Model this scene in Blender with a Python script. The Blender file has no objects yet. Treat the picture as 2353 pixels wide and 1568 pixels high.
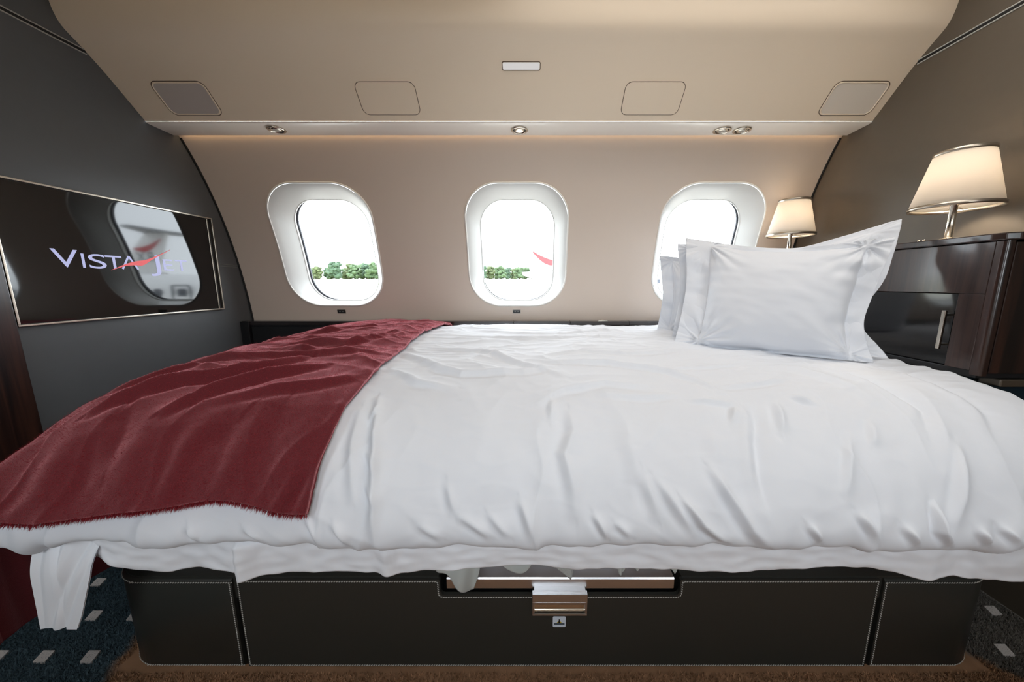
import bpy, bmesh, math, random
import numpy as np
from mathutils import Vector, Matrix

random.seed(7)
RNG = np.random.default_rng(11)
SC = bpy.context.scene
COL = SC.collection

# ------------------------------------------------------------------ camera
# metres; X along the cabin, Y towards the windows, Z up, floor at z = 0
CAM_Z = 0.925
cam_d = bpy.data.cameras.new('camera')
cam = bpy.data.objects.new('camera', cam_d)
COL.objects.link(cam)
cam.location = (0, 0, CAM_Z)
cam.rotation_euler = (math.pi / 2 - math.atan(134 / 800), 0, 0)
cam_d.sensor_width = 36
cam_d.lens = 36 * 800 / 2353
cam_d.shift_x = -(1215 - 1176.5) / 2353
cam_d.clip_start = 0.02
cam_d.clip_end = 2000
SC.camera = cam

# ------------------------------------------------------------------ sky and exposure
SKY = 8.4
w = bpy.data.worlds.new('sky')
SC.world = w
w.use_nodes = True
w.node_tree.nodes['Background'].inputs[0].default_value = (0.86, 0.935, 1.0, 1)
w.node_tree.nodes['Background'].inputs[1].default_value = SKY
SC.view_settings.view_transform = 'Standard'
SC.view_settings.look = 'None'
SC.view_settings.gamma = 1
SC.view_settings.use_curve_mapping = False
SC.view_settings.exposure = 0.1
SC.cycles.max_bounces = 7
SC.cycles.diffuse_bounces = 4
SC.cycles.glossy_bounces = 3
SC.cycles.adaptive_threshold = 0.05
SC.cycles.transparent_max_bounces = 8
FILL_LIGHT = 3.1       # added unseen fill panels on the ceiling
COVE_LIGHT = 7.0          # warm strip tucked behind the soffit
LAMP_W = 8.0              # each table lamp, watts

# ------------------------------------------------------------------ helpers
def lin(*c):
    r = []
    for v in c:
        v = v / 255.0
        r.append(v / 12.92 if v <= 0.04045 else ((v + 0.055) / 1.055) ** 2.4)
    return (*r, 1.0)


def new_mat(name):
    m = bpy.data.materials.new(name)
    m.use_nodes = True
    return m, m.node_tree, m.node_tree.nodes['Principled BSDF']


def mat(name, col, rough=0.5, metal=0.0, noise=0.0, nscale=40.0, bump=0.0, bscale=200.0, bdist=0.001,
        sheen=0.0, coat=0.0, spec=0.5, stretch=(1, 1, 1)):
    m, nt, p = new_mat(name)
    p.inputs['Base Color'].default_value = col
    p.inputs['Roughness'].default_value = rough
    p.inputs['Metallic'].default_value = metal
    p.inputs['Specular IOR Level'].default_value = spec
    if sheen:
        p.inputs['Sheen Weight'].default_value = sheen
        p.inputs['Sheen Roughness'].default_value = 0.4
    if coat:
        p.inputs['Coat Weight'].default_value = coat
        p.inputs['Coat Roughness'].default_value = 0.08
    tc = nt.nodes.new('ShaderNodeTexCoord')
    mp = nt.nodes.new('ShaderNodeMapping')
    mp.inputs['Scale'].default_value = stretch
    nt.links.new(tc.outputs['Object'], mp.inputs[0])
    if noise:
        n = nt.nodes.new('ShaderNodeTexNoise')
        n.inputs['Scale'].default_value = nscale
        n.inputs['Detail'].default_value = 4
        nt.links.new(mp.outputs[0], n.inputs['Vector'])
        r = nt.nodes.new('ShaderNodeMapRange')
        r.inputs['To Min'].default_value = 1 - noise
        r.inputs['To Max'].default_value = 1 + noise
        nt.links.new(n.outputs[0], r.inputs[0])
        mx = nt.nodes.new('ShaderNodeMix')
        mx.data_type = 'RGBA'
        mx.blend_type = 'MULTIPLY'
        mx.inputs['Factor'].default_value = 1
        mx.inputs['A'].default_value = col
        nt.links.new(r.outputs[0], mx.inputs['B'])
        nt.links.new(mx.outputs['Result'], p.inputs['Base Color'])
    if bump:
        n2 = nt.nodes.new('ShaderNodeTexNoise')
        n2.inputs['Scale'].default_value = bscale
        n2.inputs['Detail'].default_value = 3
        nt.links.new(mp.outputs[0], n2.inputs['Vector'])
        b = nt.nodes.new('ShaderNodeBump')
        b.inputs['Strength'].default_value = bump
        b.inputs['Distance'].default_value = bdist
        nt.links.new(n2.outputs[0], b.inputs['Height'])
        nt.links.new(b.outputs[0], p.inputs['Normal'])
    return m


def emit_mat(name, col, strength):
    m, nt, p = new_mat(name)
    p.inputs['Base Color'].default_value = (0.1, 0.1, 0.1, 1)
    p.inputs['Emission Color'].default_value = col
    p.inputs['Emission Strength'].default_value = strength
    return m


def wood_mat(name, c1, c2, axis_scale, rough=0.3, coat=0.6):
    m, nt, p = new_mat(name)
    tc = nt.nodes.new('ShaderNodeTexCoord')
    mp = nt.nodes.new('ShaderNodeMapping')
    mp.inputs['Scale'].default_value = axis_scale
    nt.links.new(tc.outputs['Object'], mp.inputs[0])
    n = nt.nodes.new('ShaderNodeTexNoise')
    n.inputs['Scale'].default_value = 1.0
    n.inputs['Detail'].default_value = 6
    n.inputs['Roughness'].default_value = 0.65
    n.inputs['Distortion'].default_value = 0.6
    nt.links.new(mp.outputs[0], n.inputs['Vector'])
    cr = nt.nodes.new('ShaderNodeValToRGB')
    cr.color_ramp.elements[0].position = 0.36
    cr.color_ramp.elements[0].color = c1
    cr.color_ramp.elements[1].position = 0.66
    cr.color_ramp.elements[1].color = c2
    nt.links.new(n.outputs[0], cr.inputs[0])
    nt.links.new(cr.outputs[0], p.inputs['Base Color'])
    p.inputs['Roughness'].default_value = rough
    p.inputs['Coat Weight'].default_value = coat
    p.inputs['Coat Roughness'].default_value = 0.12
    return m


def link(o, parent=None):
    COL.objects.link(o)
    if parent is not None:
        o.parent = parent
    return o


def mesh_obj(name, verts, faces, m, parent=None, smooth=True):
    me = bpy.data.meshes.new(name)
    if isinstance(verts, np.ndarray):
        verts = verts.reshape(-1, 3)
    if isinstance(faces, np.ndarray):
        nf, k = faces.shape
        me.vertices.add(len(verts))
        me.vertices.foreach_set('co', np.asarray(verts, np.float32).ravel())
        me.loops.add(nf * k)
        me.loops.foreach_set('vertex_index', faces.astype(np.int32).ravel())
        me.polygons.add(nf)
        me.polygons.foreach_set('loop_start', np.arange(0, nf * k, k, dtype=np.int32))
        me.polygons.foreach_set('loop_total', np.full(nf, k, np.int32))
        me.update(calc_edges=True)
        me.validate()
    else:
        me.from_pydata([tuple(v) for v in verts], [], faces)
        me.update()
    if smooth:
        me.polygons.foreach_set('use_smooth', np.ones(len(me.polygons), bool))
    if m is not None:
        me.materials.append(m)
    return link(bpy.data.objects.new(name, me), parent)


def grid_faces(nu, nv, close_u=False, flip=False):
    """faces of a (nu, nv) vertex grid, index = i*nv + j"""
    iu = nu if close_u else nu - 1
    i = np.arange(iu)[:, None]
    j = np.arange(nv - 1)[None, :]
    i2 = (i + 1) % nu
    f = np.stack([i * nv + j, i2 * nv + j, i2 * nv + j + 1, i * nv + j + 1], -1).reshape(-1, 4)
    return f[:, ::-1].copy() if flip else f


def bm_obj(name, bm, m, parent=None, smooth=False, bevel=0.0, seg=2):
    me = bpy.data.meshes.new(name)
    if bevel:
        bmesh.ops.bevel(bm, geom=bm.edges[:], offset=bevel, segments=seg, profile=0.6, affect='EDGES', clamp_overlap=True)
    bmesh.ops.recalc_face_normals(bm, faces=bm.faces[:])
    bm.to_mesh(me)
    bm.free()
    if smooth:
        me.polygons.foreach_set('use_smooth', np.ones(len(me.polygons), bool))
    if m is not None:
        me.materials.append(m)
    return link(bpy.data.objects.new(name, me), parent)


def box(name, lo, hi, m, parent=None, bevel=0.0, seg=2):
    bm = bmesh.new()
    vs = [bm.verts.new((x, y, z)) for x in (lo[0], hi[0]) for y in (lo[1], hi[1]) for z in (lo[2], hi[2])]
    for f in ((0, 1, 3, 2), (4, 6, 7, 5), (0, 4, 5, 1), (2, 3, 7, 6), (0, 2, 6, 4), (1, 5, 7, 3)):
        bm.faces.new([vs[i] for i in f])
    return bm_obj(name, bm, m, parent, bevel=bevel, seg=seg)


def extrude_poly(name, pts, axis, a, b, m, parent=None, bevel=0.0, smooth=False):
    """closed 2-D outline pts, extruded along 'axis' from a to b; pts are the other two axes in order"""
    def put(p, t):
        return {'x': (t, p[0], p[1]), 'y': (p[0], t, p[1]), 'z': (p[0], p[1], t)}[axis]
    bm = bmesh.new()
    va = [bm.verts.new(put(p, a)) for p in pts]
    vb = [bm.verts.new(put(p, b)) for p in pts]
    bm.faces.new(va)
    bm.faces.new(vb[::-1])
    n = len(pts)
    for i in range(n):
        bm.faces.new((va[i], vb[i], vb[(i + 1) % n], va[(i + 1) % n]))
    return bm_obj(name, bm, m, parent, bevel=bevel, smooth=smooth)


def tube(name, pts, r, m, parent=None, n=8, closed=False):
    P = np.asarray(pts, float)
    N = len(P)
    T = np.gradient(P, axis=0)
    if closed:
        T = np.roll(P, -1, 0) - np.roll(P, 1, 0)
    T /= np.linalg.norm(T, axis=1)[:, None] + 1e-12
    up = np.tile(np.array([0, 0, 1.0]), (N, 1))
    bad = np.abs((T * up).sum(1)) > 0.93
    up[bad] = (0, 1.0, 0) if not np.any(np.abs(T[bad][:, 1]) > 0.9) else (1.0, 0, 0)
    A = np.cross(T, up)
    A /= np.linalg.norm(A, axis=1)[:, None] + 1e-12
    B = np.cross(T, A)
    R = np.full(N, r) if np.isscalar(r) else np.asarray(r)
    th = np.linspace(0, 2 * math.pi, n, endpoint=False)
    V = P[:, None] + R[:, None, None] * (np.cos(th)[None, :, None] * A[:, None] + np.sin(th)[None, :, None] * B[:, None])
    F = []
    for i in range(N if closed else N - 1):
        k = (i + 1) % N
        for j in range(n):
            F.append((i * n + j, i * n + (j + 1) % n, k * n + (j + 1) % n, k * n + j))
    if not closed:
        F.append(tuple(range(n)))
        F.append(tuple((N - 1) * n + j for j in range(n))[::-1])
    return mesh_obj(name, V.reshape(-1, 3), F, m, parent)


def lathe(name, prof, m, parent=None, n=48, centre=(0, 0, 0), sx=1.0, sy=1.0, close=False):
    """prof: list of (r, z) turned about the z axis through centre"""
    th = np.linspace(0, 2 * math.pi, n, endpoint=False)
    pr = list(prof) + ([prof[0]] if close else [])
    V = [(centre[0] + r * math.cos(t) * sx, centre[1] + r * math.sin(t) * sy, centre[2] + z) for t in th for r, z in pr]
    k = len(pr)
    F = []
    for i in range(n):
        i2 = (i + 1) % n
        for j in range(k - 1):
            F.append((i * k + j, i2 * k + j, i2 * k + j + 1, i * k + j + 1))
    o = mesh_obj(name, V, F, m, parent)
    bm = bmesh.new()
    bm.from_mesh(o.data)
    bmesh.ops.remove_doubles(bm, verts=bm.verts[:], dist=1e-6)
    bmesh.ops.recalc_face_normals(bm, faces=bm.faces[:])
    bm.to_mesh(o.data)
    bm.free()
    return o


def sharp(o, deg=35):
    o.data.polygons.foreach_set('use_smooth', np.ones(len(o.data.polygons), bool))
    o.data.set_sharp_from_angle(angle=math.radians(deg))
    return o


def tag(o, label, cat, group=None, kind=None):
    o['label'] = label
    o['category'] = cat
    if group:
        o['group'] = group
    if kind:
        o['kind'] = kind
    return o


def struct(o):
    o['kind'] = 'structure'
    return o


def empty(name, loc=(0, 0, 0), rz=0.0):
    o = bpy.data.objects.new(name, None)
    o.location = loc
    o.rotation_euler = (0, 0, rz)
    return link(o)


def smooth_curve(pts, n):
    """Catmull-Rom through pts, resampled to n points evenly by length"""
    P = np.asarray(pts, float)
    P = np.vstack([2 * P[0] - P[1], P, 2 * P[-1] - P[-2]])
    out = []
    for i in range(1, len(P) - 2):
        p0, p1, p2, p3 = P[i - 1], P[i], P[i + 1], P[i + 2]
        t = np.linspace(0, 1, 24, endpoint=False)[:, None]
        out.append(0.5 * ((2 * p1) + (-p0 + p2) * t + (2 * p0 - 5 * p1 + 4 * p2 - p3) * t ** 2 + (-p0 + 3 * p1 - 3 * p2 + p3) * t ** 3))
    Q = np.vstack(out + [P[-2][None]])
    s = np.concatenate([[0], np.cumsum(np.linalg.norm(np.diff(Q, axis=0), axis=1))])
    u = np.linspace(0, s[-1], n)
    return np.stack([np.interp(u, s, Q[:, k]) for k in range(Q.shape[1])], 1), s[-1]


_perm = np.random.default_rng(5).permutation(512)


def pnoise(x, y, seed=0):
    """2-D gradient noise, about -1..1, vectorised"""
    x = np.asarray(x, float)
    y = np.asarray(y, float)
    xi = np.floor(x).astype(int)
    yi = np.floor(y).astype(int)
    xf, yf = x - xi, y - yi

    def g(ix, iy, fx, fy):
        h = _perm[(_perm[(ix + seed * 37) & 511] + iy) & 511] * (2 * math.pi / 512)
        return np.cos(h) * fx + np.sin(h) * fy
    u = xf ** 3 * (xf * (xf * 6 - 15) + 10)
    v = yf ** 3 * (yf * (yf * 6 - 15) + 10)
    a = g(xi, yi, xf, yf) * (1 - u) + g(xi + 1, yi, xf - 1, yf) * u
    b = g(xi, yi + 1, xf, yf - 1) * (1 - u) + g(xi + 1, yi + 1, xf - 1, yf - 1) * u
    return (a * (1 - v) + b * v) * 1.5


def sstep(a, b, x):
    t = np.clip((x - a) / (b - a), 0, 1)
    return t * t * (3 - 2 * t)


def rr_sdf(px, py, hw, hh, r):
    qx, qy = abs(px) - hw + r, abs(py) - hh + r
    return math.hypot(max(qx, 0), max(qy, 0)) + min(max(qx, qy), 0) - r


def rr_hit(dx, dy, hw, hh, r):
    """distance along a unit direction from the centre to a rounded rectangle"""
    lo, hi = 0.0, hw + hh
    for _ in range(40):
        mid = (lo + hi) / 2
        if rr_sdf(dx * mid, dy * mid, hw, hh, r) < 0:
            lo = mid
        else:
            hi = mid
    return lo


def rr_loop(hw, hh, r, n=10):
    pts = []
    for cx, cy, a0 in ((hw - r, hh - r, 0), (-hw + r, hh - r, 90), (-hw + r, -hh + r, 180), (hw - r, -hh + r, 270)):
        for k in range(n + 1):
            a = math.radians(a0 + 90 * k / n)
            pts.append((cx + r * math.cos(a), cy + r * math.sin(a)))
    return pts


# ------------------------------------------------------------------ materials
M_PANEL = mat('cream cabin panel', lin(210, 195, 181), 0.42, bump=0.05, bscale=900, bdist=0.0004)
M_CEILING = mat('warm lightened ceiling panel', lin(238, 221, 198), 0.42, bump=0.05, bscale=900, bdist=0.0004)  # yellower than the walls, and lightened in place of upward light
M_SOFFIT = mat('pale satin soffit', lin(248, 240, 229), 0.26)
M_REVEAL = mat('white window reveal', lin(194, 193, 190), 0.35)
M_RIM = mat('white window bead', lin(240, 238, 232), 0.3)
M_GASKET = mat('dark rubber gasket', lin(40, 42, 50), 0.6)
M_LEATHER_L = mat('charcoal leather bulkhead', lin(82, 84, 86), 0.46, noise=0.05, nscale=30, bump=0.12, bscale=700, bdist=0.0005)
M_LEATHER_R = mat('taupe leather bulkhead', lin(90, 81, 70), 0.5, noise=0.05, nscale=30, bump=0.12, bscale=700, bdist=0.0005)
M_LEATHER_B = mat('near black bed leather', lin(50, 50, 46), 0.42, noise=0.05, nscale=60, bump=0.15, bscale=900, bdist=0.0005)
M_STITCH = mat('pale grey thread', lin(176, 174, 168), 0.7)
M_STITCH_D = mat('grey thread', lin(120, 120, 116), 0.7)
M_BLACK = mat('satin black trim', lin(24, 24, 26), 0.4)
M_DARKGAP = mat('dark shadow gap trim', lin(18, 17, 16), 0.7)
M_WHITE = mat('white cotton', lin(229, 232, 238), 0.85, sheen=0.15, bump=0.10, bscale=1500, bdist=0.0003)
M_SHEET = mat('white cotton sheet', lin(244, 246, 251), 0.85, sheen=0.1, bump=0.10, bscale=1500, bdist=0.0003)
M_WOOL = mat('burgundy wool', lin(98, 34, 39), 0.95, noise=0.22, nscale=260, bump=0.5, bscale=500, bdist=0.0012, sheen=0.12, spec=0.15)
_p = M_WOOL.node_tree.nodes['Principled BSDF']
_p.inputs['Sheen Weight'].default_value = 1.0
_p.inputs['Sheen Roughness'].default_value = 0.5
_p.inputs['Sheen Tint'].default_value = lin(255, 172, 180)
M_WOOLF = bpy.data.materials.new('burgundy wool fibre')      # thin hairs let light through
M_WOOLF.use_nodes = True
_n = M_WOOLF.node_tree
_n.nodes.clear()
_o, _m = _n.nodes.new('ShaderNodeOutputMaterial'), _n.nodes.new('ShaderNodeMixShader')
_d, _t = _n.nodes.new('ShaderNodeBsdfDiffuse'), _n.nodes.new('ShaderNodeBsdfTranslucent')
_m.inputs[0].default_value = 0.5
_d.inputs[0].default_value = lin(128, 44, 50)
_t.inputs[0].default_value = lin(212, 92, 102)
_n.links.new(_d.outputs[0], _m.inputs[1])
_n.links.new(_t.outputs[0], _m.inputs[2])
_n.links.new(_m.outputs[0], _o.inputs[0])
M_METAL = mat('brushed nickel', lin(196, 186, 172), 0.28, 1.0, bump=0.08, bscale=60, bdist=0.0003, stretch=(1, 40, 40))
M_CHROME = mat('polished nickel', lin(216, 208, 194), 0.16, 1.0)
M_STEEL = mat('brushed steel rail', lin(222, 222, 224), 0.34, 1.0, bump=0.06, bscale=40, bdist=0.0003, stretch=(0.5, 60, 60))
M_WOOD = wood_mat('dark macassar wood', lin(18, 11, 10), lin(58, 34, 25), (30, 45, 1.6), 0.32, 0.5)
M_WOOD_F = wood_mat('dark stained veneer', lin(40, 27, 23), lin(66, 46, 39), (60, 60, 2.2), 0.3, 0.5)
M_GLASSBLACK = mat('black glass', lin(10, 10, 12), 0.08, spec=0.6)
M_SCREEN = mat('black screen glass', lin(9, 9, 10), 0.04, spec=0.75)
M_LEDGE = wood_mat('dark ledge veneer', lin(30, 24, 24), lin(48, 40, 40), (2, 60, 60), 0.25, 0.7)
M_DIFF_L = mat('smoky grey diffuser', lin(196, 186, 180), 0.3)
M_DIFF_R = mat('milky grey diffuser', lin(226, 216, 203), 0.3)
M_PLACARD = emit_mat('dim placard face', lin(226, 222, 220), 0.7)
M_GROOVE = mat('brown panel joint', lin(96, 80, 64), 0.8)  # brown lines around the ceiling panels and the sign
M_GREYSATIN = mat('grey satin fabric', lin(190, 194, 190), 0.4, sheen=0.3, bump=0.1, bscale=900, bdist=0.0004)
M_STRAP = mat('woven grey strap', lin(176, 176, 172), 0.8, bump=0.8, bscale=300, bdist=0.002)
M_TEAL = mat('dark teal leather', lin(20, 40, 50), 0.5)
M_PLASTIC_D = mat('dark socket plastic', lin(60, 54, 46), 0.4)


def glass_mat():
    m = bpy.data.materials.new('window glass')
    m.use_nodes = True
    nt = m.node_tree
    nt.nodes.clear()
    out = nt.nodes.new('ShaderNodeOutputMaterial')
    mix = nt.nodes.new('ShaderNodeMixShader')
    tr = nt.nodes.new('ShaderNodeBsdfTransparent')
    tr.inputs[0].default_value = (0.97, 0.98, 0.98, 1)
    gl = nt.nodes.new('ShaderNodeBsdfGlossy')
    gl.inputs['Roughness'].default_value = 0.0
    fr = nt.nodes.new('ShaderNodeFresnel')
    fr.inputs[0].default_value = 1.45
    nt.links.new(fr.outputs[0], mix.inputs[0])
    nt.links.new(tr.outputs[0], mix.inputs[1])
    nt.links.new(gl.outputs[0], mix.inputs[2])
    nt.links.new(mix.outputs[0], out.inputs[0])
    return m


def shade_mat():
    m = bpy.data.materials.new('white lamp shade fabric')
    m.use_nodes = True
    nt = m.node_tree
    nt.nodes.clear()
    out = nt.nodes.new('ShaderNodeOutputMaterial')
    mix = nt.nodes.new('ShaderNodeMixShader')
    mix.inputs[0].default_value = 0.45
    d = nt.nodes.new('ShaderNodeBsdfDiffuse')
    d.inputs[0].default_value = lin(236, 232, 226)
    t = nt.nodes.new('ShaderNodeBsdfTranslucent')
    t.inputs[0].default_value = lin(240, 232, 220)
    nt.links.new(d.outputs[0], mix.inputs[1])
    nt.links.new(t.outputs[0], mix.inputs[2])
    nt.links.new(mix.outputs[0], out.inputs[0])
    return m


M_GLASS = glass_mat()
M_SHADE = shade_mat()

# ------------------------------------------------------------------ cabin shell
XL, XR = -1.54, 1.38            # faces of the two bulkheads
YMID = 0.71                     # middle of the cabin
_wp = np.array([(0.55, 1.944), (0.722, 1.933), (0.902, 1.909), (1.038, 1.883), (1.207, 1.832), (1.359, 1.772), (1.477, 1.715), (1.557, 1.665), (1.64, 1.60)])
_zz = np.linspace(0.55, 1.64, 400)
_cf = np.polyfit(_wp[:, 0], _wp[:, 1], 4)
_yy = np.polyval(_cf, _zz)
_ss = np.concatenate([[0], np.cumsum(np.hypot(np.diff(_zz), np.diff(_yy)))])
_ty, _tz = np.gradient(_yy, _ss), np.gradient(_zz, _ss)


def s_of_z(z):
    return float(np.interp(z, _zz, _ss))


def wall_pt(x, s, off=0.0, mirror=False):
    """point of the curved side wall at length x, arc height s, off metres outwards"""
    y, z = np.interp(s, _ss, _yy), np.interp(s, _ss, _zz)
    ty, tz = np.interp(s, _ss, _ty), np.interp(s, _ss, _tz)
    if s > _ss[-1]:
        y, z = y + ty * (s - _ss[-1]), z + tz * (s - _ss[-1])
    y, z = y + off * tz, z - off * ty
    return (x, 2 * YMID - y if mirror else y, z)


WIN_X = (-1.040, -0.060, 0.918)
W_S0, W_S1 = s_of_z(0.803), s_of_z(1.394)
W_HW, W_HH, W_R = 0.256, (W_S1 - W_S0) / 2, 0.165
W_SC = (W_S0 + W_S1) / 2
CELL_M = 0.025
NV, NH = 30, 24


def side_wall(name, mirror):
    """curved cream wall with three window openings; also returns the ray directions of the opening outline"""
    V, F = [], []

    def add_grid(x0, x1, s0, s1, nx, ns):
        b = len(V)
        for i in range(nx + 1):
            for j in range(ns + 1):
                V.append(wall_pt(x0 + (x1 - x0) * i / nx, s0 + (s1 - s0) * j / ns, 0, mirror))
        for i in range(nx):
            for j in range(ns):
                a = b + i * (ns + 1) + j
                F.append((a, a + ns + 1, a + ns + 2, a + 1))
    xs = [XL - 0.02]
    for wx in WIN_X:
        xs += [wx - W_HW - CELL_M, wx + W_HW + CELL_M]
    xs.append(XR + 0.02)
    sa, sb = W_S0 - CELL_M, W_S1 + CELL_M
    s_end = float(_ss[-1])
    for k in range(len(xs) - 1):
        nx = NH if k % 2 else 6
        add_grid(xs[k], xs[k + 1], 0, sa, nx, 10)
        add_grid(xs[k], xs[k + 1], sb, s_end, nx, 10)
        if k % 2 == 0:
            add_grid(xs[k], xs[k + 1], sa, sb, nx, NV)
    chw, chh = W_HW + CELL_M, W_HH + CELL_M
    border = [(-chw + 2 * chw * i / NH, -chh) for i in range(NH)] + [(chw, -chh + 2 * chh * j / NV) for j in range(NV)] + \
             [(chw - 2 * chw * i / NH, chh) for i in range(NH)] + [(-chw, chh - 2 * chh * j / NV) for j in range(NV)]
    dirs = []
    for (bx, by) in border:
        l = math.hypot(bx, by)
        dirs.append((bx / l, by / l))
    n = len(border)
    for wx in WIN_X:
        b = len(V)
        for k in range(4):
            t = k / 3
            for (bx, by), (dx, dy) in zip(border, dirs):
                h = rr_hit(dx, dy, W_HW, W_HH, W_R)
                px, py = bx * (1 - t) + dx * h * t, by * (1 - t) + dy * h * t
                V.append(wall_pt(wx + px, W_SC + py, 0, mirror))
        for k in range(3):
            for i in range(n):
                i2 = (i + 1) % n
                F.append((b + k * n + i, b + k * n + i2, b + (k + 1) * n + i2, b + (k + 1) * n + i))
    o = mesh_obj(name, V, F, M_PANEL)
    bm = bmesh.new()
    bm.from_mesh(o.data)
    bmesh.ops.remove_doubles(bm, verts=bm.verts[:], dist=1e-5)
    bmesh.ops.recalc_face_normals(bm, faces=bm.faces[:])
    bm.to_mesh(o.data)
    bm.free()
    return struct(o), dirs


def window(idx, wx, dirs, mirror):
    root = struct(empty('window_%d' % idx, wall_pt(wx, W_S0, 0, mirror)))
    rx, ry, rz = root.location

    def ring(hw, hh, r, ds, off):
        out = []
        for dx, dy in dirs:
            h = rr_hit(dx, dy, hw, hh, r)
            p = wall_pt(wx + dx * h, W_SC + ds + dy * h, off, mirror)
            out.append((p[0] - rx, p[1] - ry, p[2] - rz))
        return out

    def loft(name, rings, m):
        n = len(dirs)
        V = [p for r in rings for p in r]
        F = [(k * n + i, k * n + (i + 1) % n, (k + 1) * n + (i + 1) % n, (k + 1) * n + i) for k in range(len(rings) - 1) for i in range(n)]
        o = mesh_obj(name, V, F, m, root)
        bm = bmesh.new()
        bm.from_mesh(o.data)
        bmesh.ops.recalc_face_normals(bm, faces=bm.faces[:])
        bm.to_mesh(o.data)
        bm.free()
        return o
    DSH, GAPX, GAPS = -0.040, 0.056, 0.047
    rings = []
    for k in range(9):
        t = k / 8
        off = 0.088 * t
        e = t ** 0.85
        rings.append(ring(W_HW - 0.002 - GAPX * e, W_HH - 0.002 - GAPS * e, W_R - 0.035 * e, DSH * e, -0.002 + off))
    loft('window_reveal', rings, M_REVEAL)
    ihw, ihh, ir = W_HW - 0.002 - GAPX, W_HH - 0.002 - GAPS, W_R - 0.035
    loft('inner_lip', [ring(ihw, ihh, ir, DSH, 0.086), ring(ihw - 0.004, ihh - 0.004, ir - 0.004, DSH, 0.088),
                       ring(ihw - 0.005, ihh - 0.005, ir - 0.005, DSH, 0.094), ring(ihw + 0.002, ihh + 0.002, ir, DSH, 0.095),
                       ring(ihw + 0.002, ihh + 0.002, ir, DSH, 0.112)], M_REVEAL)
    loft('gasket', [ring(ihw + 0.004, ihh + 0.004, ir, DSH, 0.110), ring(ihw - 0.003, ihh - 0.003, ir, DSH, 0.112),
                    ring(ihw - 0.003, ihh - 0.003, ir, DSH, 0.124), ring(ihw + 0.03, ihh + 0.03, ir, DSH, 0.125)], M_GASKET)
    tube('window_rim', ring(W_HW + 0.002, W_HH + 0.002, W_R + 0.002, 0, -0.001), 0.0042, M_RIM, root, 8, True)
    pr = ring(ihw + 0.004, ihh + 0.004, ir, DSH, 0.117)
    mesh_obj('glass_pane', pr, [tuple(range(len(pr)))], M_GLASS, root, False)
    return root


def portal(name, wx, mirror):
    """marks the opening for the sky light so the renderer samples it well (adds no light of its own)"""
    d = bpy.data.lights.new(name, 'AREA')
    d.shape = 'RECTANGLE'
    d.size, d.size_y = 0.46, 0.60
    d.cycles.is_portal = True
    o = bpy.data.objects.new(name, d)
    link(o)
    c = Vector(wall_pt(wx, W_SC - 0.04, 0.135, mirror))
    q = Vector(wall_pt(wx, W_SC - 0.04, 0.0, mirror))
    o.location = c
    o.rotation_euler = (q - c).to_track_quat('-Z', 'Y').to_euler()


far_wall, DIRS = side_wall('wall_window_side', False)
near_wall, _ = side_wall('wall_aisle_side', True)
for i, wx in enumerate(WIN_X):
    window(i + 1, wx, DIRS, False)
    w4 = window(i + 4, wx, DIRS, True)
    portal('window_portal', wx, False)
    portal('window_portal', wx, True)


def strip(name, prof, m, x0=XL - 0.02, x1=XR + 0.02, nx=2, parent=None):
    P = np.asarray(prof, float)
    X = np.linspace(x0, x1, nx)
    V = np.stack([np.repeat(X[:, None], len(P), 1), np.tile(P[:, 0], (nx, 1)), np.tile(P[:, 1], (nx, 1))], -1)
    return mesh_obj(name, V.reshape(-1, 3), grid_faces(nx, len(P)), m, parent)


def mir(p):
    return [(2 * YMID - y, z) for y, z in p]


VAL_PTS = [(1.5245, 1.566), (1.462, 1.626), (1.402, 1.683), (1.347, 1.728), (1.305, 1.760), (1.288, 1.792), (1.279, 1.830), (1.262, 1.868), (1.21, 1.893), (1.05, 1.905), (0.71, 1.912)]
VAL, VAL_L = smooth_curve(VAL_PTS, 90)
SOF = [(1.641, 1.625), (1.641, 1.560), (1.6395, 1.5568), (1.636, 1.5555), (1.56, 1.5585), (1.532, 1.5600), (1.5275, 1.5615), (1.5255, 1.5645), (1.5262, 1.5655)]
ceil_ = struct(strip('ceiling', list(map(tuple, VAL)) + mir(list(map(tuple, VAL)))[::-1], M_CEILING))
t1 = struct(sharp(strip('trim_1', SOF, M_SOFFIT), 60))
t2 = struct(sharp(strip('trim_2', mir(SOF), M_SOFFIT), 60))
# closing strip above the soffit and the warm light tucked behind it
M_COVE = emit_mat('warm cove light', (1.0, 0.72, 0.42, 1), COVE_LIGHT)
for k, f in enumerate((lambda p: p, mir)):
    struct(strip('trim_%d' % (3 + k), f([(1.641, 1.625), (1.605, 1.640)]), M_PANEL))
    cv = strip('cove_light', f([(1.6425, 1.572), (1.652, 1.572)]), M_COVE, XL + 0.02, XR - 0.02, 2, (t1, t2)[k])

# added fill light: two long glowing panels on the ceiling (above the frame)
M_FILL = emit_mat('ceiling fill panel', (1.0, 0.965, 0.92, 1), FILL_LIGHT)
for k, (y0, y1) in enumerate(((0.30, 0.62), (0.80, 1.12))):
    c = empty('ceiling_fill', (0.62, (y0 + y1) / 2, 1.89))
    hx, hy = 0.68, (y1 - y0) / 2
    box('diffuser', (-hx, -hy, -0.004), (hx, hy, 0.006), M_FILL, c)
    box('housing', (-hx - 0.015, -hy - 0.015, 0.0), (hx + 0.015, hy + 0.015, 0.012), M_RIM, c)
    c.parent = ceil_

# lower side walls and floor
for k, f in enumerate((lambda y: y, lambda y: 2 * YMID - y)):
    ys = (f(1.944), f(1.99))
    struct(box(('wall_lower_window_side', 'wall_lower_aisle_side')[k], (XL - 0.02, min(ys), -0.01), (XR + 0.02, max(ys), 0.556), M_PANEL))


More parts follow.
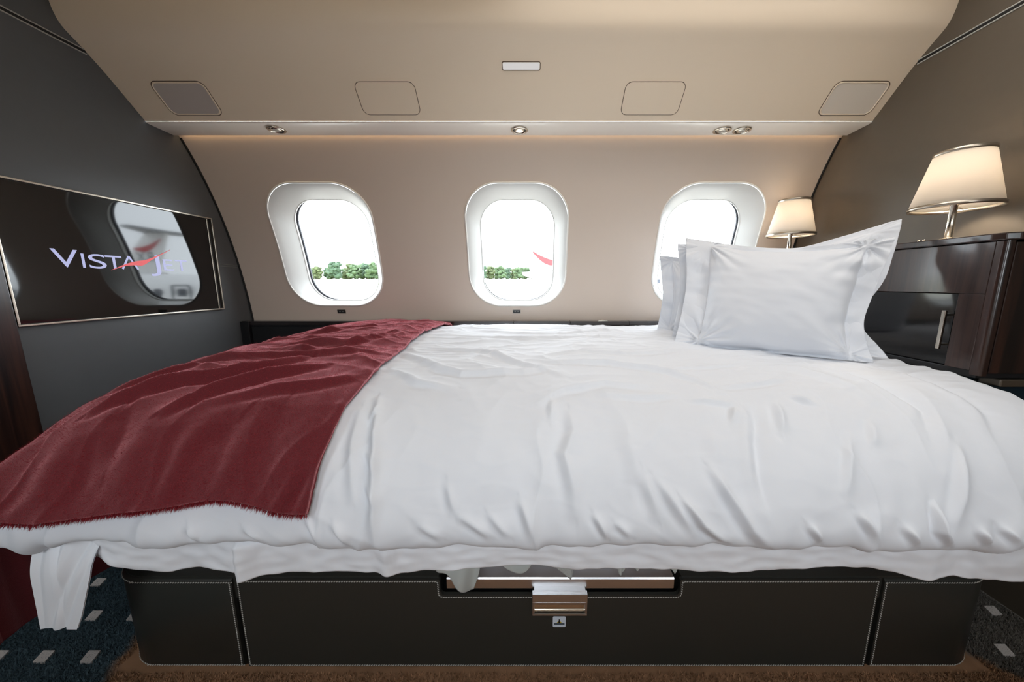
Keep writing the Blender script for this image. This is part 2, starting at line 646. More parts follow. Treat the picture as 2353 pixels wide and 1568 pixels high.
def bulkhead(name, x0, x1, m):
    pts = [(2 * YMID - 1.99, -0.01), (1.99, -0.01), (1.99, 0.55)]
    pts += [(float(np.interp(z, _zz, _yy)) + 0.012, z) for z in np.linspace(0.56, 1.63, 30)]
    pts += [(1.60, 1.68), (1.48, 1.78), (1.35, 1.86), (1.20, 1.93), (0.71, 1.95)]
    up = [p for p in pts[2:]]
    pts += [(2 * YMID - y, z) for y, z in up[-2::-1]]
    return struct(extrude_poly(name, pts, 'x', x0, x1, m))


wall_l = bulkhead('wall_left', XL - 0.03, XL, M_LEATHER_L)
wall_r = bulkhead('wall_right', XR, XR + 0.03, M_LEATHER_R)


def seam(parent, x, pts, m, r=0.0016):
    return tube('stitching', [(x, y, z) for y, z in pts], r, m, parent, 6)


for dz in (0.006, -0.007):
    seam(wall_l, XL + 0.001, [(0.2, 1.716 + dz), (0.8, 1.716 + dz), (1.36, 1.716 + dz)], M_STITCH, 0.0021)
    seam(wall_r, XR - 0.001, [(0.2, 1.697 + dz), (0.8, 1.697 + dz), (1.38, 1.697 + dz)], M_STITCH, 0.0021)
    seam(wall_l, XL + 0.0005, [(1.765, 1.011 + dz * .8), (1.83, 1.011 + dz * .8), (1.884, 1.011 + dz * .8)], M_STITCH_D, 0.0012)
box('seam_groove', (XL - 0.001, 0.2, 1.711), (XL + 0.0012, 1.36, 1.720), M_DARKGAP, wall_l)
box('seam_groove', (XR - 0.0012, 0.2, 1.692), (XR + 0.001, 1.38, 1.701), M_DARKGAP, wall_r)
# dark tube standing in for the shadow gap between wall and each bulkhead
for k, x in enumerate((XL + 0.004, XR - 0.004)):
    pts = [wall_pt(x, s, 0.001) for s in np.linspace(s_of_z(0.72), s_of_z(1.556), 40)]
    struct(tube('trim_%d' % (5 + k), pts, 0.005, M_DARKGAP, None, 8))

# ------------------------------------------------------------------ carpet
M_CARPET = mat('brown carpet', lin(92, 66, 46), 0.95)
nt = M_CARPET.node_tree
va = nt.nodes.new('ShaderNodeVertexColor')
va.layer_name = 'Col'
nt.links.new(va.outputs[0], nt.nodes['Principled BSDF'].inputs['Base Color'])
nt.nodes['Principled BSDF'].inputs['Specular IOR Level'].default_value = 0.1


def carpet_col(x, y):
    br, bl, gr = np.array(lin(154, 118, 90)[:3]), np.array(lin(72, 90, 98)[:3]), np.array(lin(112, 108, 102)[:3])
    n = pnoise(x * 9, y * 9, 3) * 0.5 + pnoise(x * 40, y * 40, 4) * 0.5
    edge = -0.99 - 0.42 * (y - 0.66) + 0.012 * pnoise(x * 20, y * 20, 8)
    tl = sstep(0.015, -0.015, x - edge)
    tr = sstep(-0.015, 0.015, x - (1.15 + 0.9 * (y - 0.70) * -1 + 0.02 * n))
    c = br * (1 - tl)[..., None] + bl * tl[..., None]
    c = c * (1 - tr)[..., None] + gr * tr[..., None]
    return c * (1 + 0.30 * n)[..., None]


def set_col(o, c):
    a = o.data.color_attributes.new('Col', 'FLOAT_COLOR', 'POINT')
    full = np.ones((len(c), 4), np.float32)
    full[:, :3] = np.clip(c, 0, 1)
    a.data.foreach_set('color', full.ravel())


gx, gy = np.meshgrid(np.linspace(XL - 0.02, XR + 0.02, 260), np.linspace(-0.57, 1.99, 220), indexing='ij')
fv = np.stack([gx, gy, np.zeros_like(gx)], -1).reshape(-1, 3)
floor = struct(mesh_obj('floor', fv, grid_faces(260, 220), M_CARPET))
set_col(floor, carpet_col(fv[:, 0], fv[:, 1]))
# pile tufts where the carpet is seen
N_T = 135000
tx = np.concatenate([RNG.uniform(-1.52, -0.98, N_T // 3), RNG.uniform(-1.0, 1.36, N_T // 3), RNG.uniform(1.0, 1.37, N_T // 3)])
ty = np.concatenate([RNG.uniform(0.48, 1.05, N_T // 3), RNG.uniform(0.50, 0.70, N_T // 3), RNG.uniform(0.50, 1.0, N_T // 3)])
ok = ~((tx > -1.0) & (tx < 1.115) & (ty > 0.692))
tx, ty = tx[ok], ty[ok]
nT = len(tx)
ang = RNG.uniform(0, 2 * math.pi, nT)
hw, hh = 0.0013, RNG.uniform(0.005, 0.009, nT)
lx, ly = RNG.normal(0, 0.003, nT), RNG.normal(0, 0.003, nT)
tv = np.zeros((nT, 3, 3))
tv[:, 0] = np.stack([tx + hw * np.cos(ang), ty + hw * np.sin(ang), np.full(nT, 0.0004)], 1)
tv[:, 1] = np.stack([tx - hw * np.cos(ang), ty - hw * np.sin(ang), np.full(nT, 0.0004)], 1)
tv[:, 2] = np.stack([tx + lx, ty + ly, hh], 1)
pile = mesh_obj('carpet_pile', tv.reshape(-1, 3), np.arange(nT * 3).reshape(-1, 3), M_CARPET, floor, False)
pile['kind'] = 'stuff'
cc = carpet_col(tx, ty) * (1 + RNG.normal(0, 0.22, nT))[:, None]
set_col(pile, np.repeat(cc, 3, 0))
M_DASH = mat('pale carpet inlay', lin(200, 194, 190), 0.9, bump=0.6, bscale=500, bdist=0.002)
dash_src = None
for rx_, ry_, sl in [(-1.209, 0.7265, -0.4), (-1.0935, 0.7265, -0.4), (-1.3245, 0.7265, -0.4), (-1.44, 0.7265, -0.4),
                     (-1.218, 0.835, -0.2), (-1.333, 0.835, -0.2), (-1.449, 0.835, -0.2), (-1.103, 0.835, -0.2),
                     (-1.225, 0.945, -0.2), (-1.34, 0.945, -0.2), (1.207, 0.742, 0.25), (1.32, 0.742, 0.25), (1.32, 0.85, 0.25)]:
    if dash_src is None:
        hx, hy = 0.0145, 0.0138
        p = [(-hx + 0.4 * hy, -hy), (hx + 0.4 * hy, -hy), (hx - 0.4 * hy, hy), (-hx - 0.4 * hy, hy)]
        dash_src = extrude_poly('carpet_dash', p, 'z', 0.0, 0.0065, M_DASH, floor)
        dash_src.location = (rx_, ry_, 0)
    else:
        d = dash_src.copy()
        COL.objects.link(d)
        d.parent = floor
        d.location = (rx_, ry_, 0)
        if sl > 0:
            d.scale = (-1, 1, 1)

# ------------------------------------------------------------------ ceiling fittings on the sloping panel
VS = np.concatenate([[0], np.cumsum(np.linalg.norm(np.diff(VAL, axis=0), axis=1))])


def val_pt(x, q, off=0.0):
    """point on the sloping panel, q metres up from the soffit edge, off metres into the cabin"""
    y, z = np.interp(q, VS, VAL[:, 0]), np.interp(q, VS, VAL[:, 1])
    e = 1e-3
    y2, z2 = np.interp(q + e, VS, VAL[:, 0]), np.interp(q + e, VS, VAL[:, 1])
    ty_, tz_ = (y2 - y) / e, (z2 - z) / e
    l = math.hypot(ty_, tz_)
    ty_, tz_ = ty_ / l, tz_ / l
    return (x, y - off * tz_, z + off * ty_)


def q_of_z(z):
    return float(np.interp(z, VAL[:60, 1], VS[:60]))


def val_plate(name, cx, cq, hw, hh, r, o0, o1, m, parent, grid=True):
    """rounded plate following the sloping panel between two offsets, with its edge"""
    lp = rr_loop(hw, hh, r, 8)
    n = len(lp)
    V = []
    for sc_, off in ((1.0, o0), (1.0, o1)):
        for px, py in lp:
            V.append(val_pt(cx + px * sc_, cq + py * sc_, off))
    k = 5
    for j in range(k):
        t = 1 - (j + 1) / (k + 0.0)
        for px, py in lp:
            V.append(val_pt(cx + px * t, cq + py * t, o1))
    F = []
    for a in range(k + 1):
        for i in range(n):
            F.append((a * n + i, a * n + (i + 1) % n, (a + 1) * n + (i + 1) % n, (a + 1) * n + i))
    o = mesh_obj(name, V, F, m, parent)
    bm = bmesh.new()
    bm.from_mesh(o.data)
    bmesh.ops.remove_doubles(bm, verts=bm.verts[:], dist=1e-6)
    bmesh.ops.recalc_face_normals(bm, faces=bm.faces[:])
    bm.to_mesh(o.data)
    bm.free()
    return sharp(o, 40)


def val_outline(name, cx, cq, hw, hh, r, off, rad, m, parent):
    return tube(name, [val_pt(cx + px, cq + py, off) for px, py in rr_loop(hw, hh, r, 8)], rad, m, parent, 6, True)


q_a, q_b = q_of_z(1.583), q_of_z(1.657)
cq, chh_ = (q_a + q_b) / 2, (q_b - q_a) / 2
for cx, chw_, m, lab in ((-1.308, 0.097, M_DIFF_L, 'smoky grey ceiling light panel near the television bulkhead'),
                         (1.243, 0.100, M_DIFF_R, 'milky grey ceiling light panel above the table lamps')):
    r0 = empty('ceiling_panel_light')
    val_outline('frame', cx, cq, chw_, chh_, 0.022, 0.0006, 0.0028, M_CEILING, r0)
    val_outline('joint', cx, cq, chw_ + 0.0042, chh_ + 0.0042, 0.025, 0.0, 0.0013, M_GROOVE, r0)
    val_plate('diffuser', cx, cq, chw_ - 0.002, chh_ - 0.002, 0.02, -0.001, 0.0012, m, r0)
    tag(r0, lab, 'light panel')
for cx, chw_, lab in ((-0.538, 0.112, 'cream flush access panel, the one nearer the television'), (0.474, 0.112, 'cream flush access panel, the one nearer the lamps')):
    r0 = empty('access_panel')
    val_plate('panel', cx, cq, chw_ - 0.001, chh_ + 0.001, 0.022, -0.001, 0.0008, M_CEILING, r0)
    val_outline('joint', cx, cq, chw_ + 0.0004, chh_ + 0.002, 0.0235, 0.0002, 0.0011, M_GROOVE, r0)
    tag(r0, lab, 'access panel')
r0 = empty('ceiling_placard')
pa, pb = q_of_z(1.684), q_of_z(1.698)
val_plate('face', -0.027, (pa + pb) / 2, 0.066, (pb - pa) / 2, 0.004, -0.001, 0.0025, M_PLACARD, r0)
val_outline('rim', -0.027, (pa + pb) / 2, 0.068, (pb - pa) / 2 + 0.002, 0.005, 0.0005, 0.0012, M_GROOVE, r0)
tag(r0, 'small blank white rectangular sign on the sloping ceiling', 'sign')

PUCK = None
M_PUCK_ON = emit_mat('lit reading lens', (1.0, 0.9, 0.75, 1), 1.6)
M_PUCK_OFF = mat('dull reading lens', lin(176, 170, 160), 0.25)
for x, y, lit, lab in ((-1.054, 1.580, 0, 'round chrome reading light in the soffit over the leftmost window'),
                       (-0.039, 1.586, 1, 'round lit chrome reading light in the soffit over the middle window'),
                       (0.812, 1.588, 0, 'round chrome reading light, left one of the soffit pair'),
                       (0.895, 1.588, 0, 'round chrome reading light, right one of the soffit pair')):
    r0 = empty('reading_light', (x, y, 1.557))
    lathe('bezel', [(0.0345, 0.002), (0.036, -0.0015), (0.034, -0.004), (0.029, -0.005), (0.0265, -0.003), (0.026, 0.004)], M_CHROME, r0)
    lathe('baffle', [(0.0265, 0.003), (0.0262, -0.001), (0.0215, -0.001), (0.0205, 0.002)], M_BLACK, r0)
    lathe('eyeball', [(0.0215, 0.002), (0.0205, -0.003), (0.016, -0.0055), (0.0145, -0.0045)], M_CHROME, r0)
    lathe('lens', [(0.015, -0.0045), (0.009, -0.006), (0.0, -0.0065)], M_PUCK_ON if lit else M_PUCK_OFF, r0)
    tag(r0, lab, 'reading light', 'reading lights in the soffit')

# ------------------------------------------------------------------ sockets under the windows
for sx_, lab, m in ((-0.991 - 0.045, 'small dark twin charging socket below the leftmost window', M_PLASTIC_D), (-0.067, 'small grey twin charging socket below the middle window', mat('grey socket frame', lin(150, 144, 138), 0.35))):
    s0 = s_of_z(0.768)
    r0 = empty('charging_socket', wall_pt(sx_, s0, 0))
    b = r0.location

    def plate(name, hw_, hh_, o0, o1, m_, dx=0.0):
        V = [tuple(np.array(wall_pt(sx_ + dx + a * hw_, s0 + c * hh_, o)) - np.array(b)) for o in (o0, o1) for a, c in ((-1, -1), (1, -1), (1, 1), (-1, 1))]
        F = [(0, 1, 2, 3), (4, 5, 6, 7), (0, 1, 5, 4), (1, 2, 6, 5), (2, 3, 7, 6), (3, 0, 4, 7)]
        o = mesh_obj(name, V, F, m_, r0, False)
        return o
    plate('cover', 0.0225, 0.0105, 0.002, -0.003, m)
    plate('insert', 0.019, 0.0075, 0.0, -0.0036, M_BLACK)
    for dx in (-0.008, 0.008):
        plate('port', 0.0045, 0.002, 0.0, -0.0042, M_STITCH_D, dx)
    tag(r0, lab, 'socket', 'charging sockets under the windows')

# ------------------------------------------------------------------ side ledge behind the bed
LZ = 0.7215
r0 = empty('side_ledge', (0, 1.90, 0))


def lbox(name, lo, hi, m, bev=0.0015):
    return box(name, (lo[0], lo[1] - 1.90, lo[2]), (hi[0], hi[1] - 1.90, hi[2]), m, r0, bev)


lbox('carcass', (XL + 0.002, 1.868, 0.0), (XR - 0.002, 1.942, 0.70), M_BLACK)
lbox('end_post', (XL + 0.002, 1.845, 0.0), (XL + 0.045, 1.868, 0.7195), M_BLACK)
lx_ = [XL + 0.002, -0.080, 0.222, 0.540, XR - 0.002]
for a, b in zip(lx_[:-1], lx_[1:]):
    lbox('lid', (a + 0.001, 1.856, 0.700), (b - 0.001, 1.931, LZ), M_LEDGE)
for a, b in ((XL + 0.05, -0.55), (-0.546, 0.30), (0.304, XR - 0.004)):
    lbox('front_panel', (a, 1.858, 0.02), (b, 1.868, 0.690), M_BLACK)
lt = lbox('latch', (0.375, 1.872, LZ), (0.425, 1.886, LZ + 0.003), M_CHROME, 0.001)
tube('latch_loop', [(0.40 + 0.012 * math.cos(t), -0.021 + 0.006 * math.sin(t), LZ + 0.0045) for t in np.linspace(0, 2 * math.pi, 16, endpoint=False)], 0.0015, M_CHROME, lt, 6, True)
tag(r0, 'dark veneered side ledge running under the windows behind the bed', 'ledge')

# ------------------------------------------------------------------ television
TV = empty('television', (XL, 1.39, 0.794))
ty0, ty1, tz1 = 1.033 - 1.39, 1.750 - 1.39, 0.437
box('housing', (0.0005, ty0 + 0.004, 0.004), (0.004, ty1 - 0.004, tz1 - 0.004), M_BLACK, TV)
box('screen', (0.004, ty0 + 0.006, 0.008), (0.009, ty1 - 0.030, tz1 - 0.008), M_SCREEN, TV)
box('side_gap', (0.004, ty1 - 0.030, 0.006), (0.006, ty1 - 0.006, tz1 - 0.006), M_DARKGAP, TV)
box('edge_strip', (0.004, ty1 - 0.0275, 0.006), (0.0115, ty1 - 0.0225, tz1 - 0.006), M_METAL, TV, 0.001)
for nm, lo, hi in (('bezel', (0.0, ty0, tz1 - 0.006), (0.016, ty1, tz1)), ('bezel', (0.0, ty0, 0.0), (0.016, ty1, 0.006)),
                   ('bezel', (0.0, ty0, 0.006), (0.016, ty0 + 0.006, tz1 - 0.006)), ('bezel', (0.0, ty1 - 0.006, 0.006), (0.016, ty1, tz1 - 0.006))):
    box(nm, lo, hi, M_METAL, TV, 0.0012)
M_LOGO = emit_mat('lavender white logo', lin(200, 204, 255), 0.62)
M_LOGO_R = emit_mat('red logo swoosh', lin(235, 60, 66), 0.75)


def text_poly(s):
    """vertices and faces of a string in the built-in font, lower left at the origin, cap height 1"""
    cu = bpy.data.curves.new('glyph', 'FONT')
    cu.body = s
    cu.resolution_u = 6
    o = bpy.data.objects.new('glyph', cu)
    COL.objects.link(o)
    me = o.to_mesh()
    V = np.array([v.co[:2] for v in me.vertices])
    F = [tuple(p.vertices) for p in me.polygons]
    o.to_mesh_clear()
    bpy.data.objects.remove(o)
    bpy.data.curves.remove(cu)
    V[:, 0] -= V[:, 0].min()
    h = V[:, 1].max()
    return V / h, F


def place_glyph(s, y0, z0, h, wid=None, name='logo_letter', m=M_LOGO):
    V, F = text_poly(s)
    sx_ = h if wid is None else wid / V[:, 0].max()
    return mesh_obj(name, [(0.0093, y0 + v[0] * sx_, z0 + v[1] * h) for v in V], F, m, TV, False)


def poly_glyph(pts, name='logo_letter', m=M_LOGO, x=0.0093):
    return mesh_obj(name, [(x, y, z) for y, z in pts], [tuple(range(len(pts)))], m, TV, False)


def tvp(y, z):
    return (y - 1.39, z - 0.794)


# word mark: large V and J, small capitals after them
LB = 0.976
LOGO = [('V', 1.145, 0.069, 0.058, LB), ('I', 1.2215, 0.008, 0.048, LB), ('S', 1.240, 0.051, 0.050, LB - 0.001), ('T', 1.290, 0.052, 0.047, LB),
        ('J', 1.438, 0.041, 0.063, LB - 0.003), ('E', 1.491, 0.040, 0.046, LB), ('T', 1.541, 0.054, 0.047, LB)]
for g, y0, wd, h, zb in LOGO:
    place_glyph(g, y0 - 1.39, zb - 0.794, h, wd)
# the A has no bar: two strokes, and the red swoosh runs through it
for (a, b) in (((1.340, LB), (1.3665, LB + 0.049)), ((1.393, LB), (1.3665, LB + 0.049))):
    d = np.array(b) - np.array(a)
    n_ = np.array([-d[1], d[0]]) / np.linalg.norm(d) * 0.0034
    poly_glyph([tvp(*(np.array(a) + n_)), tvp(*(np.array(a) - n_)), tvp(*(np.array(b) - n_)), tvp(*(np.array(b) + n_))])
up_ = smooth_curve([(1.302, 0.971), (1.350, 0.994), (1.388, 1.007), (1.425, 1.015), (1.470, 1.034), (1.530, 1.064)], 20)[0]
dn_ = smooth_curve([(1.302, 0.970), (1.350, 0.987), (1.388, 0.992), (1.411, 0.992), (1.455, 1.020), (1.530, 1.063)], 20)[0]
V_ = [(0.0097, *tvp(*p)) for p in list(up_) + list(dn_)]
mesh_obj('logo_swoosh', V_, [(i, i + 1, 21 + i, 20 + i) for i in range(19)], M_LOGO_R, TV, False)
tag(TV, 'wide black television set into the left bulkhead showing a lavender word logo', 'television')

# wooden pilaster beside the television
pl = box('trim_7', (XL, 0.55, 0.001), (XL + 0.018, 1.030, 1.60), M_WOOD, None, 0.002)
struct(pl)

# ------------------------------------------------------------------ bedside cabinet and lamps
CX0, CY0, CY1, CZ0, CZ1 = 1.15, 0.862, 1.852, 0.687, 1.045
r0 = empty('bedside_cabinet', (1.265, 1.36, 0))
o_ = (1.265, 1.36, 0)


def cbox(name, lo, hi, m, bev=0.0015, parent=None):
    return box(name, tuple(np.array(lo) - o_), tuple(np.array(hi) - o_), m, parent or r0, bev)


def xe(z):  # cabinet back against the bulkhead
    return XR - 0.001


lo_b = cbox('lower_body', (1.20, 0.925, 0.001), (XR - 0.001, CY1, CZ0 - 0.006), M_TEAL)
cbox('base_shelf', (CX0 + 0.004, CY0 + 0.010, CZ0 - 0.006), (XR - 0.001, CY1, CZ0 + 0.012), M_BLACK)
cbox('back_panel', (1.345, CY0 + 0.030, CZ0 + 0.012), (XR - 0.001, CY1, 1.026), M_WOOD)
cbox('drawer_front', (CX0, 0.884, 0.897), (CX0 + 0.02, CY1, 1.0255), M_WOOD_F)
cbox('stile', (CX0, 0.884, CZ0 + 0.012), (CX0 + 0.02, 0.9395, 0.8965), M_WOOD_F)
cbox('stile', (CX0, 1.60, CZ0 + 0.012), (CX0 + 0.02, CY1, 0.8965), M_WOOD_F)
gd = cbox('glass_door', (CX0 + 0.009, 0.940, CZ0 + 0.014), (CX0 + 0.014, 1.5995, 0.8955), M_GLASSBLACK, 0.0008)
hb = cbox('handle', (CX0 - 0.012, 0.951, 0.744), (CX0 - 0.005, 0.960, 0.850), M_CHROME, 0.0015, gd)
for z in (0.756, 0.838):
    cbox('handle_post', (CX0 - 0.006, 0.953, z - 0.003), (CX0 + 0.010, 0.958, z + 0.003), M_CHROME, 0.0008, gd)
# rounded corner post, then the door on the side that faces the aisle
cpts = []
for a in np.linspace(180, 270, 9):
    cpts.append((CX0 + 0.010 + 0.010 * math.cos(math.radians(a)), CY0 + 0.010 + 0.010 * math.sin(math.radians(a))))
cpts += [(CX0 + 0.018, CY0), (CX0 + 0.018, CY0 + 0.0215), (CX0, CY0 + 0.0215)]
sharp(extrude_poly('corner_post', [(x - o_[0], y - o_[1]) for x, y in cpts], 'z', CZ0 + 0.002, 1.0255, M_WOOD, r0), 40)
cbox('side_door', (CX0 + 0.0215, CY0 + 0.0005, CZ0 + 0.008), (XR - 0.002, CY0 + 0.018, 1.0225), M_WOOD, 0.003)
cbox('lower_rail', (1.215, CY0 + 0.004, CZ0 - 0.028), (XR - 0.002, CY0 + 0.050, CZ0 - 0.008), M_METAL, 0.003)
# top slab with a clipped corner
tp = [(CX0 - 0.006, CY1), (CX0 - 0.006, CY0 + 0.028), (CX0 - 0.001, CY0 + 0.006), (CX0 + 0.022, CY0 - 0.006), (XR - 0.001, CY0 - 0.006), (XR - 0.001, CY1)]
extrude_poly('cabinet_top', [(x - o_[0], y - o_[1]) for x, y in tp], 'z', 1.027, CZ1, M_WOOD, r0, 0.003)
tag(r0, 'dark glossy wood bedside cabinet with a black glass door', 'cabinet')


def table_lamp(x, y, lab, rz=0.0):
    r = empty('table_lamp', (x, y, CZ1 + 0.0005), rz)
    # oblong foot plate, long side along the cabinet
    lp = rr_loop(0.036, 0.085, 0.035, 8)
    bm = bmesh.new()
    bot = [bm.verts.new((p[0], p[1] + 0.022, 0.0)) for p in lp]
    top = [bm.verts.new((p[0] * 0.95, p[1] * 0.97 + 0.022, 0.006)) for p in lp]
    n = len(lp)
    bm.faces.new(bot)
    bm.faces.new(top[::-1])
    for i in range(n):
        bm.faces.new((bot[i], bot[(i + 1) % n], top[(i + 1) % n], top[i]))
    bo = sharp(bm_obj('base', bm, M_CHROME, r), 40)
    for dy in (0.055, 0.070):
        lathe('switch', [(0.004, 0.0055), (0.004, 0.013), (0.003, 0.0145), (0, 0.015)], M_CHROME, bo, 16, (-0.01, dy, 0))
    lathe('stem', [(0.030, 0.006), (0.028, 0.009), (0.012, 0.011), (0.0095, 0.014), (0.0085, 0.05), (0.0085, 0.106), (0.011, 0.108), (0.011, 0.113), (0.004, 0.115), (0.004, 0.165), (0, 0.166)], M_CHROME, r)
    h0, h1, rb, rt = 0.100, 0.252, 0.095, 0.060
    sh = lathe('shade', [(rb, h0), (rb * 0.5 + rt * 0.5, (h0 + h1) / 2), (rt, h1), (rt - 0.0012, h1), (rb * 0.5 + rt * 0.5 - 0.0012, (h0 + h1) / 2), (rb - 0.0012, h0)], M_SHADE, r, 64, close=True)
    for rr, zz, nm in ((rb, h0, 'shade_rim'), (rt, h1, 'shade_rim')):
        lathe(nm, [(rr - 0.0025, zz - 0.005), (rr + 0.0018, zz - 0.005), (rr + 0.0018, zz + 0.005), (rr - 0.0025, zz + 0.005)], M_METAL, sh, 64, close=True)
    lathe('uplight_stop', [(rt - 0.002, h1 - 0.008), (rt * 0.5, h1 - 0.006), (0.0, h1 - 0.006)], M_SHADE, sh, 48)  # added disc that blocks the bulb's upward light
    for k in range(3):
        a = k * 2 * math.pi / 3 + 0.5
        tube('spoke', [(0.008 * math.cos(a), 0.008 * math.sin(a), h0 + 0.006), (rb * 0.97 * math.cos(a), rb * 0.97 * math.sin(a), h0 + 0.004)], 0.0016, M_METAL, sh, 6)
    lathe('bulb', [(0.0, 0.160), (0.010, 0.163), (0.0135, 0.172), (0.0135, 0.188), (0.009, 0.198), (0, 0.2)], emit_mat('warm bulb', (1.0, 0.74, 0.45, 1), 6), r, 20)
    d = bpy.data.lights.new('lamp_glow', 'POINT')
    d.energy = LAMP_W
    d.color = (1.0, 0.88, 0.73)
    d.shadow_soft_size = 0.022
    lo = bpy.data.objects.new('lamp_glow', d)
    link(lo, r)
    lo.location = (0, 0, 0.182)
    tag(r, lab, 'lamp', 'lit lamps on the bedside cabinet')
    return r


table_lamp(1.262, 1.085, 'large looking lit table lamp on the near end of the cabinet')
table_lamp(1.225, 1.690, 'smaller looking lit table lamp at the window end, behind the pillows')
# small clear tray on the cabinet top
tr_ = empty('glass_tray', (1.20, 1.245, CZ1 + 0.0005))
box('plate', (-0.025, -0.04, 0), (0.025, 0.04, 0.004), mat('pale glass', lin(190, 190, 188), 0.1, spec=0.8), tr_, 0.001)
for yy_ in (-0.038, 0.038):
    box('lip', (-0.025, yy_ - 0.002, 0.004), (0.025, yy_ + 0.002, 0.012), M_CHROME, tr_, 0.0006)
tag(tr_, 'tiny pale tray on the cabinet between the pillow and the large lamp', 'tray')

# ------------------------------------------------------------------ bed base
BX0, BX1, BY0, BY1, BR = -1.0, 1.115, 0.700, 1.840, 0.10
BED = empty('bed', (0.05, 1.27, 0))
bo_ = np.array((0.05, 1.27, 0))


def base_outline(inset=0.0, n=10):
    """front outline from the left end round to the right end (plan), as an open path"""
    r = BR - inset
    pts = [(BX0 + inset, BY0 + 0.30), (BX0 + inset, BY0 + BR)]
    for a in np.linspace(180, 270, n)[1:]:
        pts.append((BX0 + BR + r * math.cos(math.radians(a)), BY0 + BR + r * math.sin(math.radians(a))))
    q = []
    for a in np.linspace(270, 360, n):
        q.append((BX1 - BR + r * math.cos(math.radians(a)), BY0 + BR + r * math.sin(math.radians(a))))
    q.append((BX1 - inset, BY0 + 0.30))
    return pts, q


la, rb_ = base_outline(0.012)
body = la + rb_
body = [(x, y if y < BY0 + 0.29 else BY1) for x, y in body]
extrude_poly('base_body', [tuple(np.array(p) - bo_[:2]) for p in body], 'z', 0.002, 0.196, M_BLACK, BED)
lt_, rt_ = base_outline(0.006)
# dark top ledge, cut away over the pull-out rail
NX0, NX1, NZ = -0.205, 0.350, 0.208
top = lt_ + [(NX0 - 0.004, BY0 + 0.006), (NX0 - 0.004, BY0 + 0.075), (NX1 + 0.004, BY0 + 0.075), (NX1 + 0.004, BY0 + 0.006)] + rt_
top = [(x, y if y < BY0 + 0.29 else BY1) for x, y in top]
extrude_poly('top_ledge', [tuple(np.array(p) - bo_[:2]) for p in top], 'z', 0.196, 0.2535, M_LEATHER_B, BED)


def panel_path(name, plan, z0, z1, thick=0.010):
    """leather panel standing on a plan path, with a soft edge"""
    P = np.array(plan)
    T = np.gradient(P, axis=0)
    T /= np.linalg.norm(T, axis=1)[:, None]
    Nn = np.stack([T[:, 1], -T[:, 0]], 1)        # outwards (towards -Y on the front)
    prof = [(-thick, z0), (0.0 - 0.003, z0), (0.0, z0 + 0.003), (0.0, z1 - 0.006), (-0.002, z1 - 0.002), (-0.006, z1), (-thick, z1)]
    V, F = [], []
    for p, nn in zip(P, Nn):
        for o, z in prof:
            q = p + nn * o
            V.append((q[0] - bo_[0], q[1] - bo_[1], z))
    k = len(prof)
    for i in range(len(P) - 1):
        for j in range(k):
            F.append((i * k + j, i * k + (j + 1) % k, (i + 1) * k + (j + 1) % k, (i + 1) * k + j))
    F.append(tuple(range(k)))
    F.append(tuple((len(P) - 1) * k + j for j in range(k))[::-1])
    o = mesh_obj(name, V, F, M_LEATHER_B, BED, False)
    bm = bmesh.new()
    bm.from_mesh(o.data)
    bmesh.ops.recalc_face_normals(bm, faces=bm.faces[:])
    bm.to_mesh(o.data)
    bm.free()
    return sharp(o, 50)


def stitches(parent, path, nrm, pitch=0.0058, ln=0.0056, r=0.00135):
    """a row of short slanted thread bars along a 3-D path"""
    P = np.asarray(path, float)
    s = np.concatenate([[0], np.cumsum(np.linalg.norm(np.diff(P, axis=0), axis=1))])
    u = np.arange(pitch / 2, s[-1], pitch)
    C = np.stack([np.interp(u, s, P[:, k]) for k in range(3)], 1)
    C2 = np.stack([np.interp(np.minimum(u + 1e-3, s[-1]), s, P[:, k]) for k in range(3)], 1)
    C1 = np.stack([np.interp(np.maximum(u - 1e-3, 0), s, P[:, k]) for k in range(3)], 1)
    T = C2 - C1
    T /= np.linalg.norm(T, axis=1)[:, None]
    Nn = np.asarray(nrm, float)
    if Nn.ndim == 1:
        Nn = np.tile(Nn, (len(C), 1))
    B = np.cross(Nn, T)
    D = T * 0.90 + B * 0.44
    D /= np.linalg.norm(D, axis=1)[:, None]
    E_ = np.cross(Nn, D)
    V, F = [], []
    shp = [(-1, 0, 0.1), (-0.7, 1, 0.6), (-0.7, -1, 0.6), (0.7, 1, 0.6), (0.7, -1, 0.6), (1, 0, 0.1), (0, 0, 1.5)]
    fs = [(0, 2, 6), (0, 6, 1), (1, 6, 3), (2, 4, 6), (3, 6, 5), (4, 5, 6)]
    for i in range(len(C)):
        b = len(V)
        for a, c, h in shp:
            V.append(C[i] + D[i] * a * ln / 2 + E_[i] * c * r + Nn[i] * h * r)
        F += [tuple(b + q for q in f) for f in fs]
    return mesh_obj('stitching', np.array(V) - bo_, F, M_STITCH, parent, False)


lf, rf = base_outline(0.0, 14)
SX0, SX1 = -0.681, 0.816
pz0, pz1 = 0.010, 0.250
left_plan = lf[:1] + [(BX0, BY0 + 0.2)] + lf[1:] + [(SX0 - 0.0055, BY0)]
right_plan = [(SX1 + 0.0055, BY0)] + rf[:-1] + [(BX1, BY0 + 0.2)] + rf[-1:]
pL = panel_path('front_panel', left_plan, pz0, pz1)
pR = panel_path('front_panel', right_plan, pz0, pz1)
# middle panel with the cut-out for the rail
cx0, cx1 = SX0 + 0.0055, SX1 - 0.0055
rc = 0.012


def arc(cx, cy, r, a0, a1, n=6):
    return [(cx + r * math.cos(math.radians(a)), cy + r * math.sin(math.radians(a))) for a in np.linspace(a0, a1, n)]


